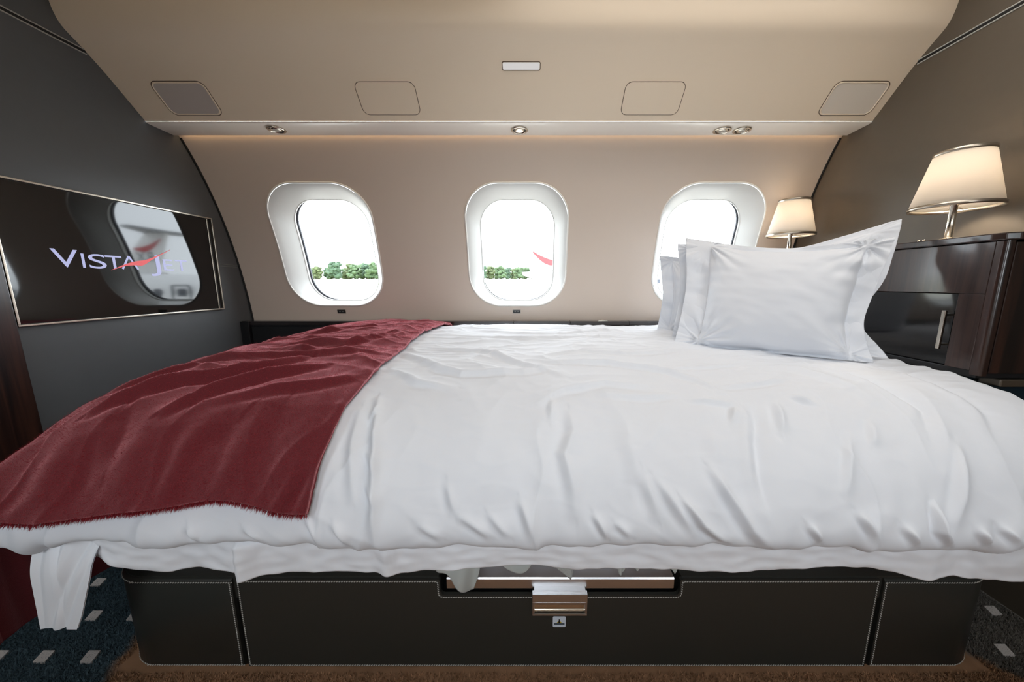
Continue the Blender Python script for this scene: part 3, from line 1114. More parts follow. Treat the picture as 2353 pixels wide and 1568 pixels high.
def mid_outline(i, bottom=True):
    """outline of the middle panel, inset by i; runs along the top edge from left to right"""
    up = [(cx0 + i, pz1 - i), (NX0 - i - 0.006, pz1 - i)] + arc(NX0 - i - 0.006, pz1 - i - 0.006, 0.006, 90, 0, 4)
    up += arc(NX0 - i + rc, NZ - i + rc, rc, 180, 270) + arc(NX1 + i - rc, NZ - i + rc, rc, 270, 360)
    up += arc(NX1 + i + 0.006, pz1 - i - 0.006, 0.006, 180, 90, 4) + [(cx1 - i, pz1 - i)]
    return up + ([(cx1 - i, pz0 + i), (cx0 + i, pz0 + i)] if bottom else [])


pM = extrude_poly('front_panel', [(x - bo_[0], z) for x, z in mid_outline(0)], 'y', BY0 - bo_[1], BY0 + 0.010 - bo_[1], M_LEATHER_B, BED, 0.0)
mo = mid_outline(0.0045)
stitches(pM, [(x, BY0 - 0.0003, z) for x, z in mo + mo[:1]], (0, -1, 0))
for pan, plan, xe_ in ((pL, left_plan, None), (pR, right_plan, None)):
    P = np.array(plan)
    T = np.gradient(P, axis=0)
    T /= np.linalg.norm(T, axis=1)[:, None]
    for z in (pz1 - 0.0075, pz0 + 0.005):
        Q, L = smooth_curve(np.column_stack([P, np.full(len(P), z)]), 200)
        nn = None
        u = np.arange(0.0058 / 2, np.concatenate([[0], np.cumsum(np.linalg.norm(np.diff(Q, axis=0), axis=1))])[-1], 0.0058)
        s_ = np.concatenate([[0], np.cumsum(np.linalg.norm(np.diff(Q, axis=0), axis=1))])
        TT = np.gradient(Q, axis=0)
        tx_, ty_ = np.interp(u, s_, TT[:, 0]), np.interp(u, s_, TT[:, 1])
        nn = np.stack([ty_, -tx_, 0 * tx_], 1)
        nn /= np.linalg.norm(nn, axis=1)[:, None]
        stitches(pan, Q + np.array([0, -0.0003, 0]), nn)
    xv = SX0 - 0.010 if pan is pL else SX1 + 0.010
    stitches(pan, [(xv, BY0 - 0.0003, pz0 + 0.006), (xv, BY0 - 0.0003, pz1 - 0.008)], (0, -1, 0))
# steel rail in the cut-out and its pull handle
bpro = [(0.706, 0.2215), (0.706, 0.2455), (0.7085, 0.2485), (0.760, 0.2520), (0.760, 0.212), (0.715, 0.212)]
extrude_poly('rail', [(y - bo_[1], z) for y, z in bpro], 'x', NX0 + 0.014 - bo_[0], NX1 - 0.012 - bo_[0], M_STEEL, BED)
HX0, HX1 = 0.0085, 0.1345
hd = empty('handle')
hd.parent = BED
hd.location = (0.0715 - bo_[0], BY0 - bo_[1], 0.1955)
hw_ = (HX1 - HX0) / 2
for nm, lo, hi in (('handle_frame', (-hw_, -0.012, 0.006), (hw_, 0.001, 0.026)), ('handle_frame', (-hw_, -0.012, -0.030), (hw_, 0.001, -0.025)),
                   ('handle_frame', (-hw_, -0.012, -0.025), (-hw_ + 0.005, 0.001, 0.006)), ('handle_frame', (hw_ - 0.005, -0.012, -0.025), (hw_, 0.001, 0.006))):
    box(nm, lo, hi, M_STEEL, hd, 0.0008)
cup = [(-0.0115, 0.0062), (-0.006, 0.0058), (-0.002, 0.003), (-0.0005, -0.004), (-0.0005, -0.014), (-0.002, -0.021), (-0.006, -0.0245), (-0.0115, -0.0252)]
cv_ = smooth_curve(cup, 24)[0]
mesh_obj('handle_cup', [(x, y, z) for x in (-hw_ + 0.004, hw_ - 0.004) for y, z in cv_], grid_faces(2, 24), M_CHROME, hd)
box('handle_lip', (-hw_ + 0.005, -0.0125, 0.0005), (hw_ - 0.005, -0.0095, 0.0062), M_STEEL, hd, 0.0008)
box('handle_neck', (-hw_ + 0.004, -0.006, 0.026), (hw_ - 0.004, 0.012, 0.031), M_STEEL, hd)
stk = empty('sticker')
stk.parent = BED
stk.location = (0.0718 - bo_[0], BY0 - 0.0002 - bo_[1], 0.137)
extrude_poly('sticker_back', rr_loop(0.0152, 0.0145, 0.003, 4), 'y', -0.0006, 0.0, mat('white label', lin(214, 224, 236), 0.4), stk)
M_INK, M_YEL, M_SLATE = mat('black ink', lin(20, 22, 26), 0.5), mat('yellow ink', lin(206, 180, 60), 0.5), mat('slate ink', lin(72, 86, 100), 0.5)
extrude_poly('sticker_mark', [(-0.0125, -0.0075), (0.0125, -0.0075), (0.0125, -0.0035), (-0.0125, -0.0035)], 'y', -0.0009, -0.0006, M_SLATE, stk)
extrude_poly('sticker_mark', [(-0.011, -0.0033)] + arc(0, -0.0045, 0.0062, 168, 12, 8) + [(0.011, -0.0033)], 'y', -0.0009, -0.0006, M_YEL, stk)
extrude_poly('sticker_mark', [(-0.0022, -0.0028), (0.0022, -0.0028), (0.0018, 0.002), (0.0010, 0.0035), (0.0016, 0.0055), (0.0, 0.0078), (-0.0016, 0.0055), (-0.0010, 0.0035), (-0.0018, 0.002)], 'y', -0.0012, -0.0006, M_INK, stk)
tag(BED, 'low platform bed base in near black leather with pale stitching', 'bed base')

# ------------------------------------------------------------------ mattress
mt = box('mattress', (-0.97 - bo_[0], 0.745 - bo_[1], 0.2545), (1.095 - bo_[0], 1.830 - bo_[1], 0.590), M_SHEET, BED, 0.06, 5)
sharp(mt, 30)

# ------------------------------------------------------------------ duvet
DU_PROF = [(1.848, 0.600), (1.847, 0.645), (1.838, 0.680), (1.800, 0.700), (1.70, 0.708), (1.50, 0.714), (1.30, 0.711), (1.05, 0.700), (0.92, 0.684), (0.81, 0.656), (0.72, 0.613),
           (0.650, 0.558), (0.606, 0.498), (0.588, 0.455), (0.593, 0.430), (0.618, 0.420), (0.66, 0.424), (0.712, 0.440)]
XE_PROF = [(-1.085, 0.300), (-1.093, 0.235), (-1.088, 0.165), (-1.062, 0.095), (-1.01, 0.045), (-0.93, 0.016), (-0.78, 0.002), (-0.5, 0.0), (0.3, 0.0), (0.90, 0.0), (1.05, 0.001), (1.10, 0.006), (1.130, 0.028), (1.138, 0.07)]
ZH = 0.42
DPC, DPL = smooth_curve(DU_PROF, 800)
DPU = np.linspace(0, DPL, 800)


def bed_surface(X, drop, W):
    """smooth bed-top surface: X and its end drop (arrays), W arc length from the window-side edge"""
    y = np.interp(W, DPU, DPC[:, 0])
    z = np.interp(W, DPU, DPC[:, 1])
    k = np.minimum(drop, 0.30) / 0.30
    z2 = ZH + (z - ZH) * (1 - k * 0.97)
    z2 = z2 - np.maximum(drop - 0.30, 0)
    return np.stack([X, y, z2], -1)


def seg_dist(px, py, pts):
    """distance to a polyline and the fraction along it"""
    best = np.full(px.shape, 1e9)
    frac = np.zeros(px.shape)
    side = np.zeros(px.shape)
    L = [0.0]
    for a, b in zip(pts[:-1], pts[1:]):
        L.append(L[-1] + math.hypot(b[0] - a[0], b[1] - a[1]))
    for k, (a, b) in enumerate(zip(pts[:-1], pts[1:])):
        dx, dy = b[0] - a[0], b[1] - a[1]
        l2 = dx * dx + dy * dy
        t = np.clip(((px - a[0]) * dx + (py - a[1]) * dy) / l2, 0, 1)
        qx, qy = px - a[0] - t * dx, py - a[1] - t * dy
        d = np.hypot(qx, qy)
        m = d < best
        best = np.where(m, d, best)
        frac = np.where(m, (L[k] + t * math.sqrt(l2)) / L[-1], frac)
        side = np.where(m, np.sign(dx * qy - dy * qx), side)
    return best, frac, side


FOLDS = [
    ([(-0.36, 1.132), (-0.311, 1.295), (-0.297, 1.361), (-0.286, 1.442)], 0.013, 0.013),
    ([(-0.385, 1.175), (-0.369, 1.261), (-0.335, 1.368)], 0.007, 0.014),
    ([(-0.335, 1.279), (-0.305, 1.32)], 0.006, 0.008),
    ([(-0.319, 1.343), (-0.291, 1.379)], 0.006, 0.008),
    ([(-0.357, 1.207), (-0.346, 1.168)], 0.005, 0.008),
    ([(-0.416, 0.817), (-0.258, 0.962), (-0.181, 1.005), (-0.015, 1.01), (0.063, 0.978)], 0.01, 0.016),
    ([(-0.327, 0.756), (-0.153, 0.799), (-0.017, 0.937), (0.09, 1.037)], 0.008, 0.014),
    ([(-0.38, 0.987), (-0.286, 1.062), (-0.189, 1.087)], 0.008, 0.014),
    ([(0.021, 1.152), (0.085, 1.103), (0.19, 1.073), (0.289, 1.089)], 0.007, 0.013),
    ([(0.065, 0.931), (0.218, 0.942), (0.37, 1.005), (0.433, 1.055), (0.464, 1.109)], 0.009, 0.012),
    ([(-0.355, 0.548), (-0.026, 0.616), (0.314, 0.577), (0.494, 0.641)], 0.007, 0.016),
    ([(-0.214, 0.441), (0.154, 0.494), (0.511, 0.396)], 0.006, 0.018),
    ([(0.176, 0.817), (0.323, 0.851), (0.486, 0.817)], 0.006, 0.012),
    ([(0.057, 1.148), (0.049, 1.205)], 0.006, 0.01),
    ([(0.093, 1.186), (0.096, 1.236), (0.074, 1.288), (0.088, 1.356), (0.09, 1.392)], 0.009, 0.016),
    ([(-0.158, 1.345), (-0.142, 1.392)], 0.006, 0.01),
    ([(-0.128, 1.401), (-0.076, 1.429)], 0.007, 0.009),
    ([(-0.015, 1.374), (0.007, 1.431)], 0.007, 0.01),
    ([(-0.073, 1.397), (-0.04, 1.429)], 0.006, 0.009),
    ([(-0.208, 1.411), (-0.167, 1.433)], 0.006, 0.009),
    ([(0.251, 1.334), (0.295, 1.401), (0.314, 1.422)], 0.007, 0.012),
    ([(0.295, 1.37), (0.325, 1.411), (0.37, 1.442)], 0.013, 0.009),
    ([(0.364, 1.318), (0.397, 1.379), (0.419, 1.42), (0.447, 1.444)], 0.011, 0.012),
    ([(0.229, 1.327), (0.245, 1.397)], 0.007, 0.014),
    ([(0.126, 1.397), (0.148, 1.433)], 0.009, 0.008),
    ([(0.165, 1.411), (0.19, 1.433)], 0.006, 0.008),
    ([(0.511, 1.184), (0.477, 1.261), (0.458, 1.324), (0.455, 1.377)], -0.011, 0.016),
    ([(0.569, 1.168), (0.538, 1.243)], 0.009, 0.01),
    ([(0.475, 1.168), (0.447, 1.214)], 0.007, 0.01),
    ([(0.668, 1.252), (0.61, 1.358)], 0.006, 0.01),
    ([(0.734, 1.225), (0.704, 1.275)], 0.006, 0.01),
    ([(0.784, 0.931), (0.804, 0.989), (0.837, 1.091), (0.851, 1.164), (0.862, 1.198), (0.834, 1.241)], -0.01, 0.014),
    ([(0.947, 0.908), (0.967, 1.014), (0.986, 1.141), (0.986, 1.207), (0.947, 1.27)], -0.007, 0.018),
    ([(0.593, 0.974), (0.721, 1.017), (0.768, 1.087), (0.784, 1.168)], 0.006, 0.018),
    ([(0.524, 1.413), (0.546, 1.438)], 0.011, 0.008),
    ([(0.624, 1.395), (0.646, 1.429)], 0.011, 0.009),
    ([(0.768, 1.381), (0.765, 1.42), (0.787, 1.44)], 0.014, 0.008),
    ([(0.701, 1.413), (0.723, 1.438)], 0.01, 0.008),
    ([(0.867, 1.279), (0.801, 1.406)], 0.008, 0.012),
    ([(0.837, 1.417), (0.859, 1.44)], 0.01, 0.008),
    ([(0.881, 1.415), (0.906, 1.435)], 0.01, 0.008),
    ([(0.461, 1.094), (0.582, 1.082), (0.652, 1.066)], 0.006, 0.01),
    ([(0.381, 1.143), (0.477, 1.157)], 0.006, 0.01),
    ([(0.616, 1.143), (0.646, 1.168)], 0.008, 0.009),
    ([(0.356, 0.987), (0.472, 0.974), (0.627, 0.955)], 0.006, 0.01),
    ([(0.171, 1.123), (0.265, 1.132), (0.361, 1.123)], 0.005, 0.012),
    ([(0.212, 1.27), (0.215, 1.347)], 0.005, 0.02),
    ([(0.394, 1.241), (0.381, 1.306)], 0.005, 0.02),
    ([(-0.421, 1.406), (-0.396, 1.44)], 0.007, 0.008),
    ([(-0.363, 1.413), (-0.338, 1.442)], 0.008, 0.008),
    ([(-0.534, 1.424), (-0.504, 1.444)], 0.007, 0.009),
    ([(-0.642, 1.417), (-0.628, 1.442)], 0.009, 0.009),
]


def fold_field(X, W, folds):
    d = np.zeros(X.shape)
    for pts, amp, wd in folds:
        xs = [p[0] for p in pts]
        ws = [p[1] for p in pts]
        mk = (X > min(xs) - 4 * wd) & (X < max(xs) + 4 * wd) & (W > min(ws) - 4 * wd) & (W < max(ws) + 4 * wd)
        if not mk.any():
            continue
        ds, fr, sd = seg_dist(X[mk], W[mk], pts)
        tap = np.sin(np.pi * np.clip(fr * 0.9 + 0.05, 0, 1)) ** 0.7
        r = ds * sd / wd
        d[mk] += 1.35 * amp * tap * (np.exp(0.39 - np.sqrt(r * r * 1.6 + 0.15)) - 0.50 * np.exp(-((r - 1.3) ** 2) * 1.4))
    return d


W_RIDGE = float(np.interp(-0.80, -DPC[:, 0][200:], DPU[200:]))
W_HEM = float(DPU[np.argmin(DPC[:, 1] + (DPC[:, 0] > 0.75) * 9)])


def duvet_disp(X, W):
    """height of the folds above the smooth surface"""
    top = 1 - sstep(W_RIDGE - 0.15, W_RIDGE + 0.12, W)
    front = 1 - top
    # long soft folds running along the bed on top
    wx_ = X + 0.10 * pnoise(X * 2.2, W * 2.2, 21)
    wy_ = W + 0.05 * pnoise(X * 2.0, W * 3.0, 22)
    a = pnoise(wx_ * 2.1, wy_ * 9.0, 1)
    b = pnoise(wx_ * 3.6 + wy_ * 4, wy_ * 15.0, 2)
    rid = 1 - np.abs(pnoise(wx_ * 2.4 + wy_ * 1.6, wy_ * 8.5, 5)) * 1.6
    d = top * (0.0050 * a + 0.0022 * b + 0.0060 * np.clip(rid, 0, 1) ** 4)
    # puffed filling
    d += 0.010 * pnoise(X * 1.7, W * 1.9, 9)
    # upright gathers on the front, stronger towards the hem
    hemf = sstep(W_HEM - 0.32, W_HEM - 0.02, W)
    sx = X + 0.03 * pnoise(X * 5, W * 7, 31)
    g = pnoise(sx * 9.0, W * 2.0, 12)
    g2 = pnoise(sx * 19.0 + W * 6, W * 4.0, 13)
    rid2 = np.clip(1 - np.abs(pnoise(sx * 6.5 + 1.5 * W, W * 1.7, 14)) * 2.2, 0, 1) ** 3
    d += front * (0.0045 * g + hemf * (0.0060 * g2 + 0.0) + 0.0050 * rid2)
    cr = np.clip(1 - np.abs(pnoise(wx_ * 5.5 + wy_ * 3, wy_ * 13.0 - wx_ * 2, 33)) * 2.4, 0, 1) ** 2
    cr2 = np.clip(1 - np.abs(pnoise(wx_ * 8.0 - wy_ * 5, wy_ * 17.0, 34)) * 2.4, 0, 1) ** 2
    mask = sstep(-0.2, 0.5, pnoise(X * 1.6 + 4, W * 2.2, 35))
    d += (0.35 + 0.65 * top) * (0.0040 * cr * mask + 0.0022 * cr2)
    d += 0.0010 * pnoise(X * 26, W * 30, 17)
    d += fold_field(X, W, FOLDS)
    d += 0.032 * sstep(0.45, 1.0, X) * np.exp(-((W - W_RIDGE - 0.03) / 0.17) ** 2)
    fade = sstep(0.0, 0.10, W)
    return d * (0.35 + 0.65 * fade)


def grid_normals(P):
    du = np.gradient(P, axis=0)
    dv = np.gradient(P, axis=1)
    n = np.cross(du, dv)
    n /= np.linalg.norm(n, axis=2)[..., None] + 1e-12
    return n


NU, NVV = 820, 420
XC, XLn = smooth_curve(XE_PROF, NU)
dX = XC[:, 0][:, None]
dD = XC[:, 1][:, None]
dW = np.linspace(0, DPL, NVV)[None, :] + 0 * dX
dX = dX + 0 * dW
dD = dD + 0 * dW
base = bed_surface(dX, dD, dW)
nrm = grid_normals(base)
if nrm[NU // 2, NVV // 3, 2] < 0:
    nrm = -nrm
# the hem line itself wanders a little
hem_w = 0.010 * pnoise(dX * 3.1, 0 * dX, 41) + 0.006 * pnoise(dX * 8.3, 0 * dX, 42)
P = base + nrm * duvet_disp(dX, dW)[..., None]
P[..., 2] += hem_w * sstep(W_HEM - 0.2, W_HEM, dW) - 0.030 * np.exp(-((dX + 0.985) / 0.035) ** 2) * sstep(W_HEM - 0.08, W_HEM, dW)
duvet = mesh_obj('duvet', P, grid_faces(NU, NVV), M_WHITE)
tag(duvet, 'white puffed duvet spread over the whole bed', 'duvet')

# ------------------------------------------------------------------ blanket across the foot of the bed
XB_PROF = [(-1.100, 0.56), (-1.108, 0.44), (-1.112, 0.33), (-1.112, 0.235), (-1.104, 0.165), (-1.072, 0.095), (-1.015, 0.045), (-0.93, 0.016), (-0.78, 0.002), (-0.6, 0.0), (-0.41, 0.0)]
BU, BV = 330, 420
XBc, XBl = smooth_curve(XB_PROF, BU)
bu = np.linspace(0, 1, BU)[:, None]
bv = np.linspace(0, 1, BV)[None, :]
bX = XBc[:, 0][:, None] + 0 * bv
bD = XBc[:, 1][:, None] + 0 * bv
# the window-side edge and the fringed front edge wander
W0 = 0.055 + 0.02 * sstep(-0.5, -0.41, bX)
hem_z = 0.020 * np.exp(-((bX + 0.60) / 0.10) ** 2) - 0.006 * np.exp(-((bX + 0.43) / 0.05) ** 2) + 0.006 * pnoise(bX * 6, 0 * bX, 51)
W1 = W_HEM - 0.092 - hem_z - 0.010 * sstep(-0.95, -0.6, bX)
bW = W0 + (W1 - W0) * bv
bX = bX + (0.012 * pnoise(bW * 2.5, 0 * bW, 52) + 0.004 * pnoise(bW * 9, 0 * bW, 53)) * sstep(-0.75, -0.41, bX)
bb = bed_surface(bX, bD, bW)
bn = grid_normals(bb)
if bn[BU // 2, BV // 3, 2] < 0:
    bn = -bn


BFOLDS = [
    ([(-0.953, 1.191), (-0.921, 1.159), (-0.847, 1.107), (-0.756, 1.069), (-0.678, 1.023), (-0.631, 0.955)], 0.014, 0.014),
    ([(-0.786, 1.2), (-0.747, 1.157), (-0.689, 1.1), (-0.598, 1.046), (-0.548, 1.017)], 0.013, 0.014),
    ([(-0.961, 0.958), (-0.803, 0.949), (-0.626, 0.926), (-0.435, 0.91)], 0.01, 0.016),
    ([(-1.002, 1.114), (-0.945, 1.048), (-0.891, 0.996)], 0.009, 0.013),
    ([(-0.695, 1.168), (-0.587, 1.132), (-0.485, 1.096), (-0.429, 1.066)], 0.008, 0.016),
    ([(-0.805, 0.743), (-0.601, 0.788), (-0.463, 0.641)], 0.008, 0.018),
    ([(-0.885, 0.795), (-0.686, 0.881), (-0.562, 0.86)], 0.008, 0.014),
    ([(-0.904, 0.559), (-0.742, 0.512), (-0.595, 0.426)], 0.008, 0.018),
    ([(-0.626, 1.234), (-0.645, 1.288), (-0.645, 1.352), (-0.651, 1.39)], -0.0135, 0.034),
    ([(-0.733, 1.234), (-0.709, 1.306), (-0.703, 1.383), (-0.711, 1.406)], -0.009, 0.045),
    ([(-0.543, 1.207), (-0.529, 1.306), (-0.523, 1.383)], -0.009, 0.042),
    ([(-0.427, 1.322), (-0.449, 1.399)], -0.01, 0.014),
    ([(-0.885, 1.245), (-0.869, 1.32), (-0.847, 1.397)], -0.009, 0.042),
    ([(-1.038, 1.234), (-1.023, 1.302), (-0.974, 1.392)], -0.0105, 0.045),
    ([(-0.893, 1.173), (-0.847, 1.248), (-0.83, 1.304)], -0.00525, 0.022),
]


def blanket_disp(X, W, D):
    top = 1 - sstep(W_RIDGE - 0.10, W_RIDGE + 0.16, W)
    wx_ = X + 0.08 * pnoise(X * 2.5, W * 2.5, 61)
    f1 = np.clip(1 - np.abs(pnoise(wx_ * 1.4 + W * 1.1, W * 7.0 - X * 1.2, 62)) * 1.8, 0, 1) ** 3
    f2 = pnoise(wx_ * 2.0, W * 8.0, 63)
    f3 = 0.5 + 0.5 * pnoise(wx_ * 5.0 - W * 1.2, W * 1.2, 64)
    d = top * (0.012 * f1 + 0.004 * (f2 + 1)) + (1 - top) * (0.016 * f3 + 0.003)
    d += 0.006 * (pnoise(X * 3, W * 3, 66) + 1)
    d += sstep(0.25, 0.4, D) * 0.012 * (1 + pnoise(W * 9, D * 3, 67))
    d += 0.006 * np.exp(-((X + 0.422) / 0.012) ** 2)
    return d + 1.5 * fold_field(X, W, BFOLDS)


duv = duvet_disp(bX, bW)
edge_fade = np.minimum(sstep(0, 0.06, 1 - bu), 1) * 0.6 + 0.4
bdp = blanket_disp(bX, bW, bD) * edge_fade
bd = duv + 0.010 + 0.5 * (bdp + np.sqrt(bdp * bdp + 0.006 ** 2))
B1 = bb + bn * bd[..., None]
B1[..., 2] += (0.010 * pnoise(bX * 3.1, 0 * bX, 41) + 0.006 * pnoise(bX * 8.3, 0 * bX, 42)) * sstep(W_HEM - 0.2, W_HEM, bW)
# thickness: top sheet, folded rim, underside
n2 = grid_normals(B1)
if n2[BU // 2, BV // 3, 2] < 0:
    n2 = -n2
B2 = B1 - n2 * 0.007
Vb = np.concatenate([B1.reshape(-1, 3), B2.reshape(-1, 3)])
nb = BU * BV
Fb = [grid_faces(BU, BV), grid_faces(BU, BV, flip=True) + nb]


def rim(idx):
    idx = np.asarray(idx)
    return np.stack([idx[:-1], idx[1:], idx[1:] + nb, idx[:-1] + nb], 1)


ii, jj = np.arange(BU), np.arange(BV)
Fb += [rim(ii * BV), rim(ii * BV + BV - 1)[:, ::-1], rim(jj)[:, ::-1], rim((BU - 1) * BV + jj)]
blanket = mesh_obj('blanket', Vb, np.concatenate(Fb), M_WOOL)
tag(blanket, 'burgundy wool blanket laid across the foot of the bed', 'blanket')


def fibres(name, C, N, T, n_seed, ln, wd, parent, lift=(0.3, 1.0), tang=1.0):
    """tiny tapering wool hairs at points C with surface normal N and in-surface direction T"""
    k = len(C)
    rnd = RNG.normal(0, 1, (k, 3))
    D = N * RNG.uniform(lift[0], lift[1], (k, 1)) + T * tang + rnd * 0.55
    D /= np.linalg.norm(D, axis=1)[:, None]
    S = np.cross(D, rnd)
    S /= np.linalg.norm(S, axis=1)[:, None] + 1e-9
    L = ln * RNG.uniform(0.5, 1.2, (k, 1))
    V = np.stack([C + S * wd, C - S * wd, C + D * L], 1).reshape(-1, 3)
    o = mesh_obj(name, V, np.arange(k * 3).reshape(-1, 3), M_WOOLF, parent, False)
    o['kind'] = 'stuff'
    return o


kk = 240000
fi, fj = RNG.integers(40, BU - 1, kk), RNG.integers(0, BV - 1, kk)
fibres('wool_fuzz', B1[fi, fj] + RNG.normal(0, 0.001, (kk, 3)), n2[fi, fj], np.zeros((kk, 3)), 1, 0.0046, 0.00024, blanket, (0.3, 1.0), 0)
# fringe on the front edge and at the hanging end
kk = 5200
fi = RNG.integers(0, BU - 1, kk)
tdir = B1[fi, BV - 1] - B1[fi, BV - 5]
tdir /= np.linalg.norm(tdir, axis=1)[:, None]
fibres('fringe', B1[fi, BV - 1] - n2[fi, BV - 1] * RNG.uniform(0, 0.007, (kk, 1)) + RNG.normal(0, 0.0012, (kk, 3)), n2[fi, BV - 1], tdir * 1.6, 2, 0.0105, 0.0006, blanket, (-0.2, 0.2), 1.0)

# ------------------------------------------------------------------ sheet hanging below the duvet
def sheet_panel(name, x0, x1, ztop, bot, depth, parent, seed, nz=40, ytop=0.700, flare=0.0, nx=None):
    """hanging strip of sheet: bot(x) gives its lower edge, depth(x) how far it bellies out"""
    nx = nx or max(30, int((x1 - x0) * 160))
    X = np.linspace(x0, x1, nx)[:, None]
    t = np.linspace(0, 1, nz)[None, :]
    zb = bot(X)
    z = ztop + (zb - ztop) * t
    wv = depth(X)
    y = ytop - (ytop - wv) * np.sin(np.clip(t * 3.2, 0, 1) * math.pi / 2) - flare * t ** 2
    y = y + 0.006 * t * pnoise(X * 14 + 3, t * 1.2 + 0 * X, seed) + 0.0025 * pnoise(X * 30, t * 5, seed + 1)
    V1 = np.stack([X + 0 * t, y, z + 0 * X], -1)
    V2 = V1 + np.array([0, 0.0022, 0])
    n = nx * nz
    F = [grid_faces(nx, nz), grid_faces(nx, nz, flip=True) + n]
    i, j = np.arange(nx), np.arange(nz)

    def rim_(idx):
        return np.stack([idx[:-1], idx[1:], idx[1:] + n, idx[:-1] + n], 1)
    F += [rim_(i * nz), rim_(i * nz + nz - 1), rim_(j), rim_((nx - 1) * nz + j)]
    return mesh_obj(name, np.concatenate([V1.reshape(-1, 3), V2.reshape(-1, 3)]), np.concatenate(F), M_SHEET, parent)


def curve1(pts):
    px, pz = zip(*pts)
    return lambda X: np.interp(X, px, 0.925 - (0.925 - np.array(pz)) * 0.957)


SHEET = empty('bed_sheet', (0, 0, 0))
sheet_panel('sheet_front', -0.578, 1.13, 0.445, curve1([(-0.58, 0.3105), (-0.45, 0.313), (-0.30, 0.318), (-0.268, 0.318), (-0.20, 0.326), (-0.10, 0.333), (0.0, 0.335), (0.07, 0.327), (0.20, 0.325), (0.40, 0.325), (0.60, 0.330), (0.68, 0.325), (0.80, 0.306), (0.86, 0.314), (0.93, 0.303), (1.0, 0.30), (1.13, 0.31)]),
            lambda X: 0.620 + 0.006 * np.sin(X * 11) - 0.018 * np.exp(-((X + 0.575) / 0.03) ** 2) - 0.012 * np.exp(-((X + 0.285) / 0.018) ** 2) - 0.010 * np.exp(-((X - 0.11) / 0.05) ** 2) - 0.012 * np.exp(-((X - 0.80) / 0.05) ** 2), SHEET, 71)
sheet_panel('sheet_front', -0.945, -0.560, 0.445, curve1([(-0.945, 0.372), (-0.91, 0.350), (-0.86, 0.335), (-0.80, 0.318), (-0.74, 0.307), (-0.66, 0.317), (-0.60, 0.314), (-0.56, 0.330)]),
            lambda X: 0.630 + 0.007 * np.sin(X * 26 + 1), SHEET, 75)
# long corner of the sheet hanging almost to the floor at the foot end
nx_, nz_ = 60, 50
t = np.linspace(0, 1, nz_)[None, :]
u = np.linspace(0, 1, nx_)[:, None]
xl = -0.994 - 0.014 * t
xr = -0.845 - 0.055 * t ** 1.0 - 0.0 * t
xr = np.interp(t, [0, 0.25, 0.45, 0.85, 1.0], [-0.860, -0.872, -0.880, -0.915, -0.932])
Xs = xl + (xr - xl) * u
zs_ = 0.445 + (0.219 - 0.445) * t + 0 * u
Ys = 0.640 - 0.030 * np.sin(np.clip(t * 2, 0, 1) * math.pi / 2) + 0 * u
for k_, (c0, c1, wd_, am_) in enumerate(((0.95, 0.25, 0.10, 0.012), (0.55, 0.45, 0.09, -0.009), (0.30, 0.62, 0.06, 0.008), (1.05, 0.62, 0.07, 0.010), (0.12, 0.10, 0.08, 0.008))):
    Ys = Ys + am_ * np.clip(1 - np.abs(u - c0 - (c1 - c0) * t) / wd_ / 1.6, 0, 1) ** 1.3 * (1 - 0.7 * t)
V1 = np.stack([Xs, Ys, zs_], -1)
V2 = V1 + np.array([0, 0.0025, 0])
n_ = nx_ * nz_
mesh_obj('sheet_corner', np.concatenate([V1.reshape(-1, 3), V2.reshape(-1, 3)]), np.concatenate([grid_faces(nx_, nz_), grid_faces(nx_, nz_, flip=True) + n_]), M_SHEET, SHEET)
tag(SHEET, 'white cotton sheet hanging out below the duvet', 'sheet')

# grey seat cover and woven strap showing under the sheet
CV = empty('seat_cover', (0.05, 0.72, 0.254))


def drape(name, x0, x1, zt, zb, y0, m, waves, amp, skew=0.0, shape=None):
    nx_, nz_ = 36, 24
    u = np.linspace(0, 1, nx_)[:, None]
    t = np.linspace(0, 1, nz_)[None, :]
    sh = (np.sin(u * math.pi) ** 0.6 if shape is None else shape(u))
    z = zt - (zt - zb) * t * (0.15 + 0.85 * sh)
    x = x0 + (x1 - x0) * (u * (1 - 0.25 * t) + 0.125 * t + skew * t)
    y = y0 - 0.02 * np.sin(t * math.pi / 2) + amp * (np.sin(u * waves + t * 2) + 0.6 * np.sin(u * waves * 2.3 + 1 + t * 3))
    V = np.stack([x + 0 * t, y + 0 * x, z + 0 * x], -1) - np.array((0.05, 0.72, 0.254))
    o = mesh_obj(name, V, grid_faces(nx_, nz_), m, CV)
    md = o.modifiers.new('thickness', 'SOLIDIFY')
    md.thickness = 0.002
    return o


drape('satin_flap', -0.232, -0.098, 0.345, 0.232, 0.708, M_GREYSATIN, 6, 0.007, 0.06, lambda u: (0.50 + 0.50 * sstep(0.1, 0.7, u)) * np.clip((1 - u) * 5, 0, 1) ** 0.5)
drape('satin_flap', -0.090, 0.030, 0.345, 0.284, 0.706, M_GREYSATIN, 4, 0.006)
drape('woven_strap', 0.020, 0.100, 0.345, 0.262, 0.702, M_STRAP, 2, 0.003, 0.15, lambda u: (0.25 + 0.75 * u) * np.clip((1 - u) * 9, 0, 1) ** 0.5)
drape('frayed_edge', 0.190, 0.225, 0.345, 0.278, 0.706, M_GREYSATIN, 8, 0.003)
drape('frayed_edge', 0.215, 0.400, 0.345, 0.284, 0.708, M_GREYSATIN, 14, 0.004, 0, lambda u: 0.75 + 0.2 * np.sin(u * 23) + 0.1 * np.sin(u * 51))
tag(CV, 'crumpled grey satin seat cover peeking out above the steel rail', 'fabric')

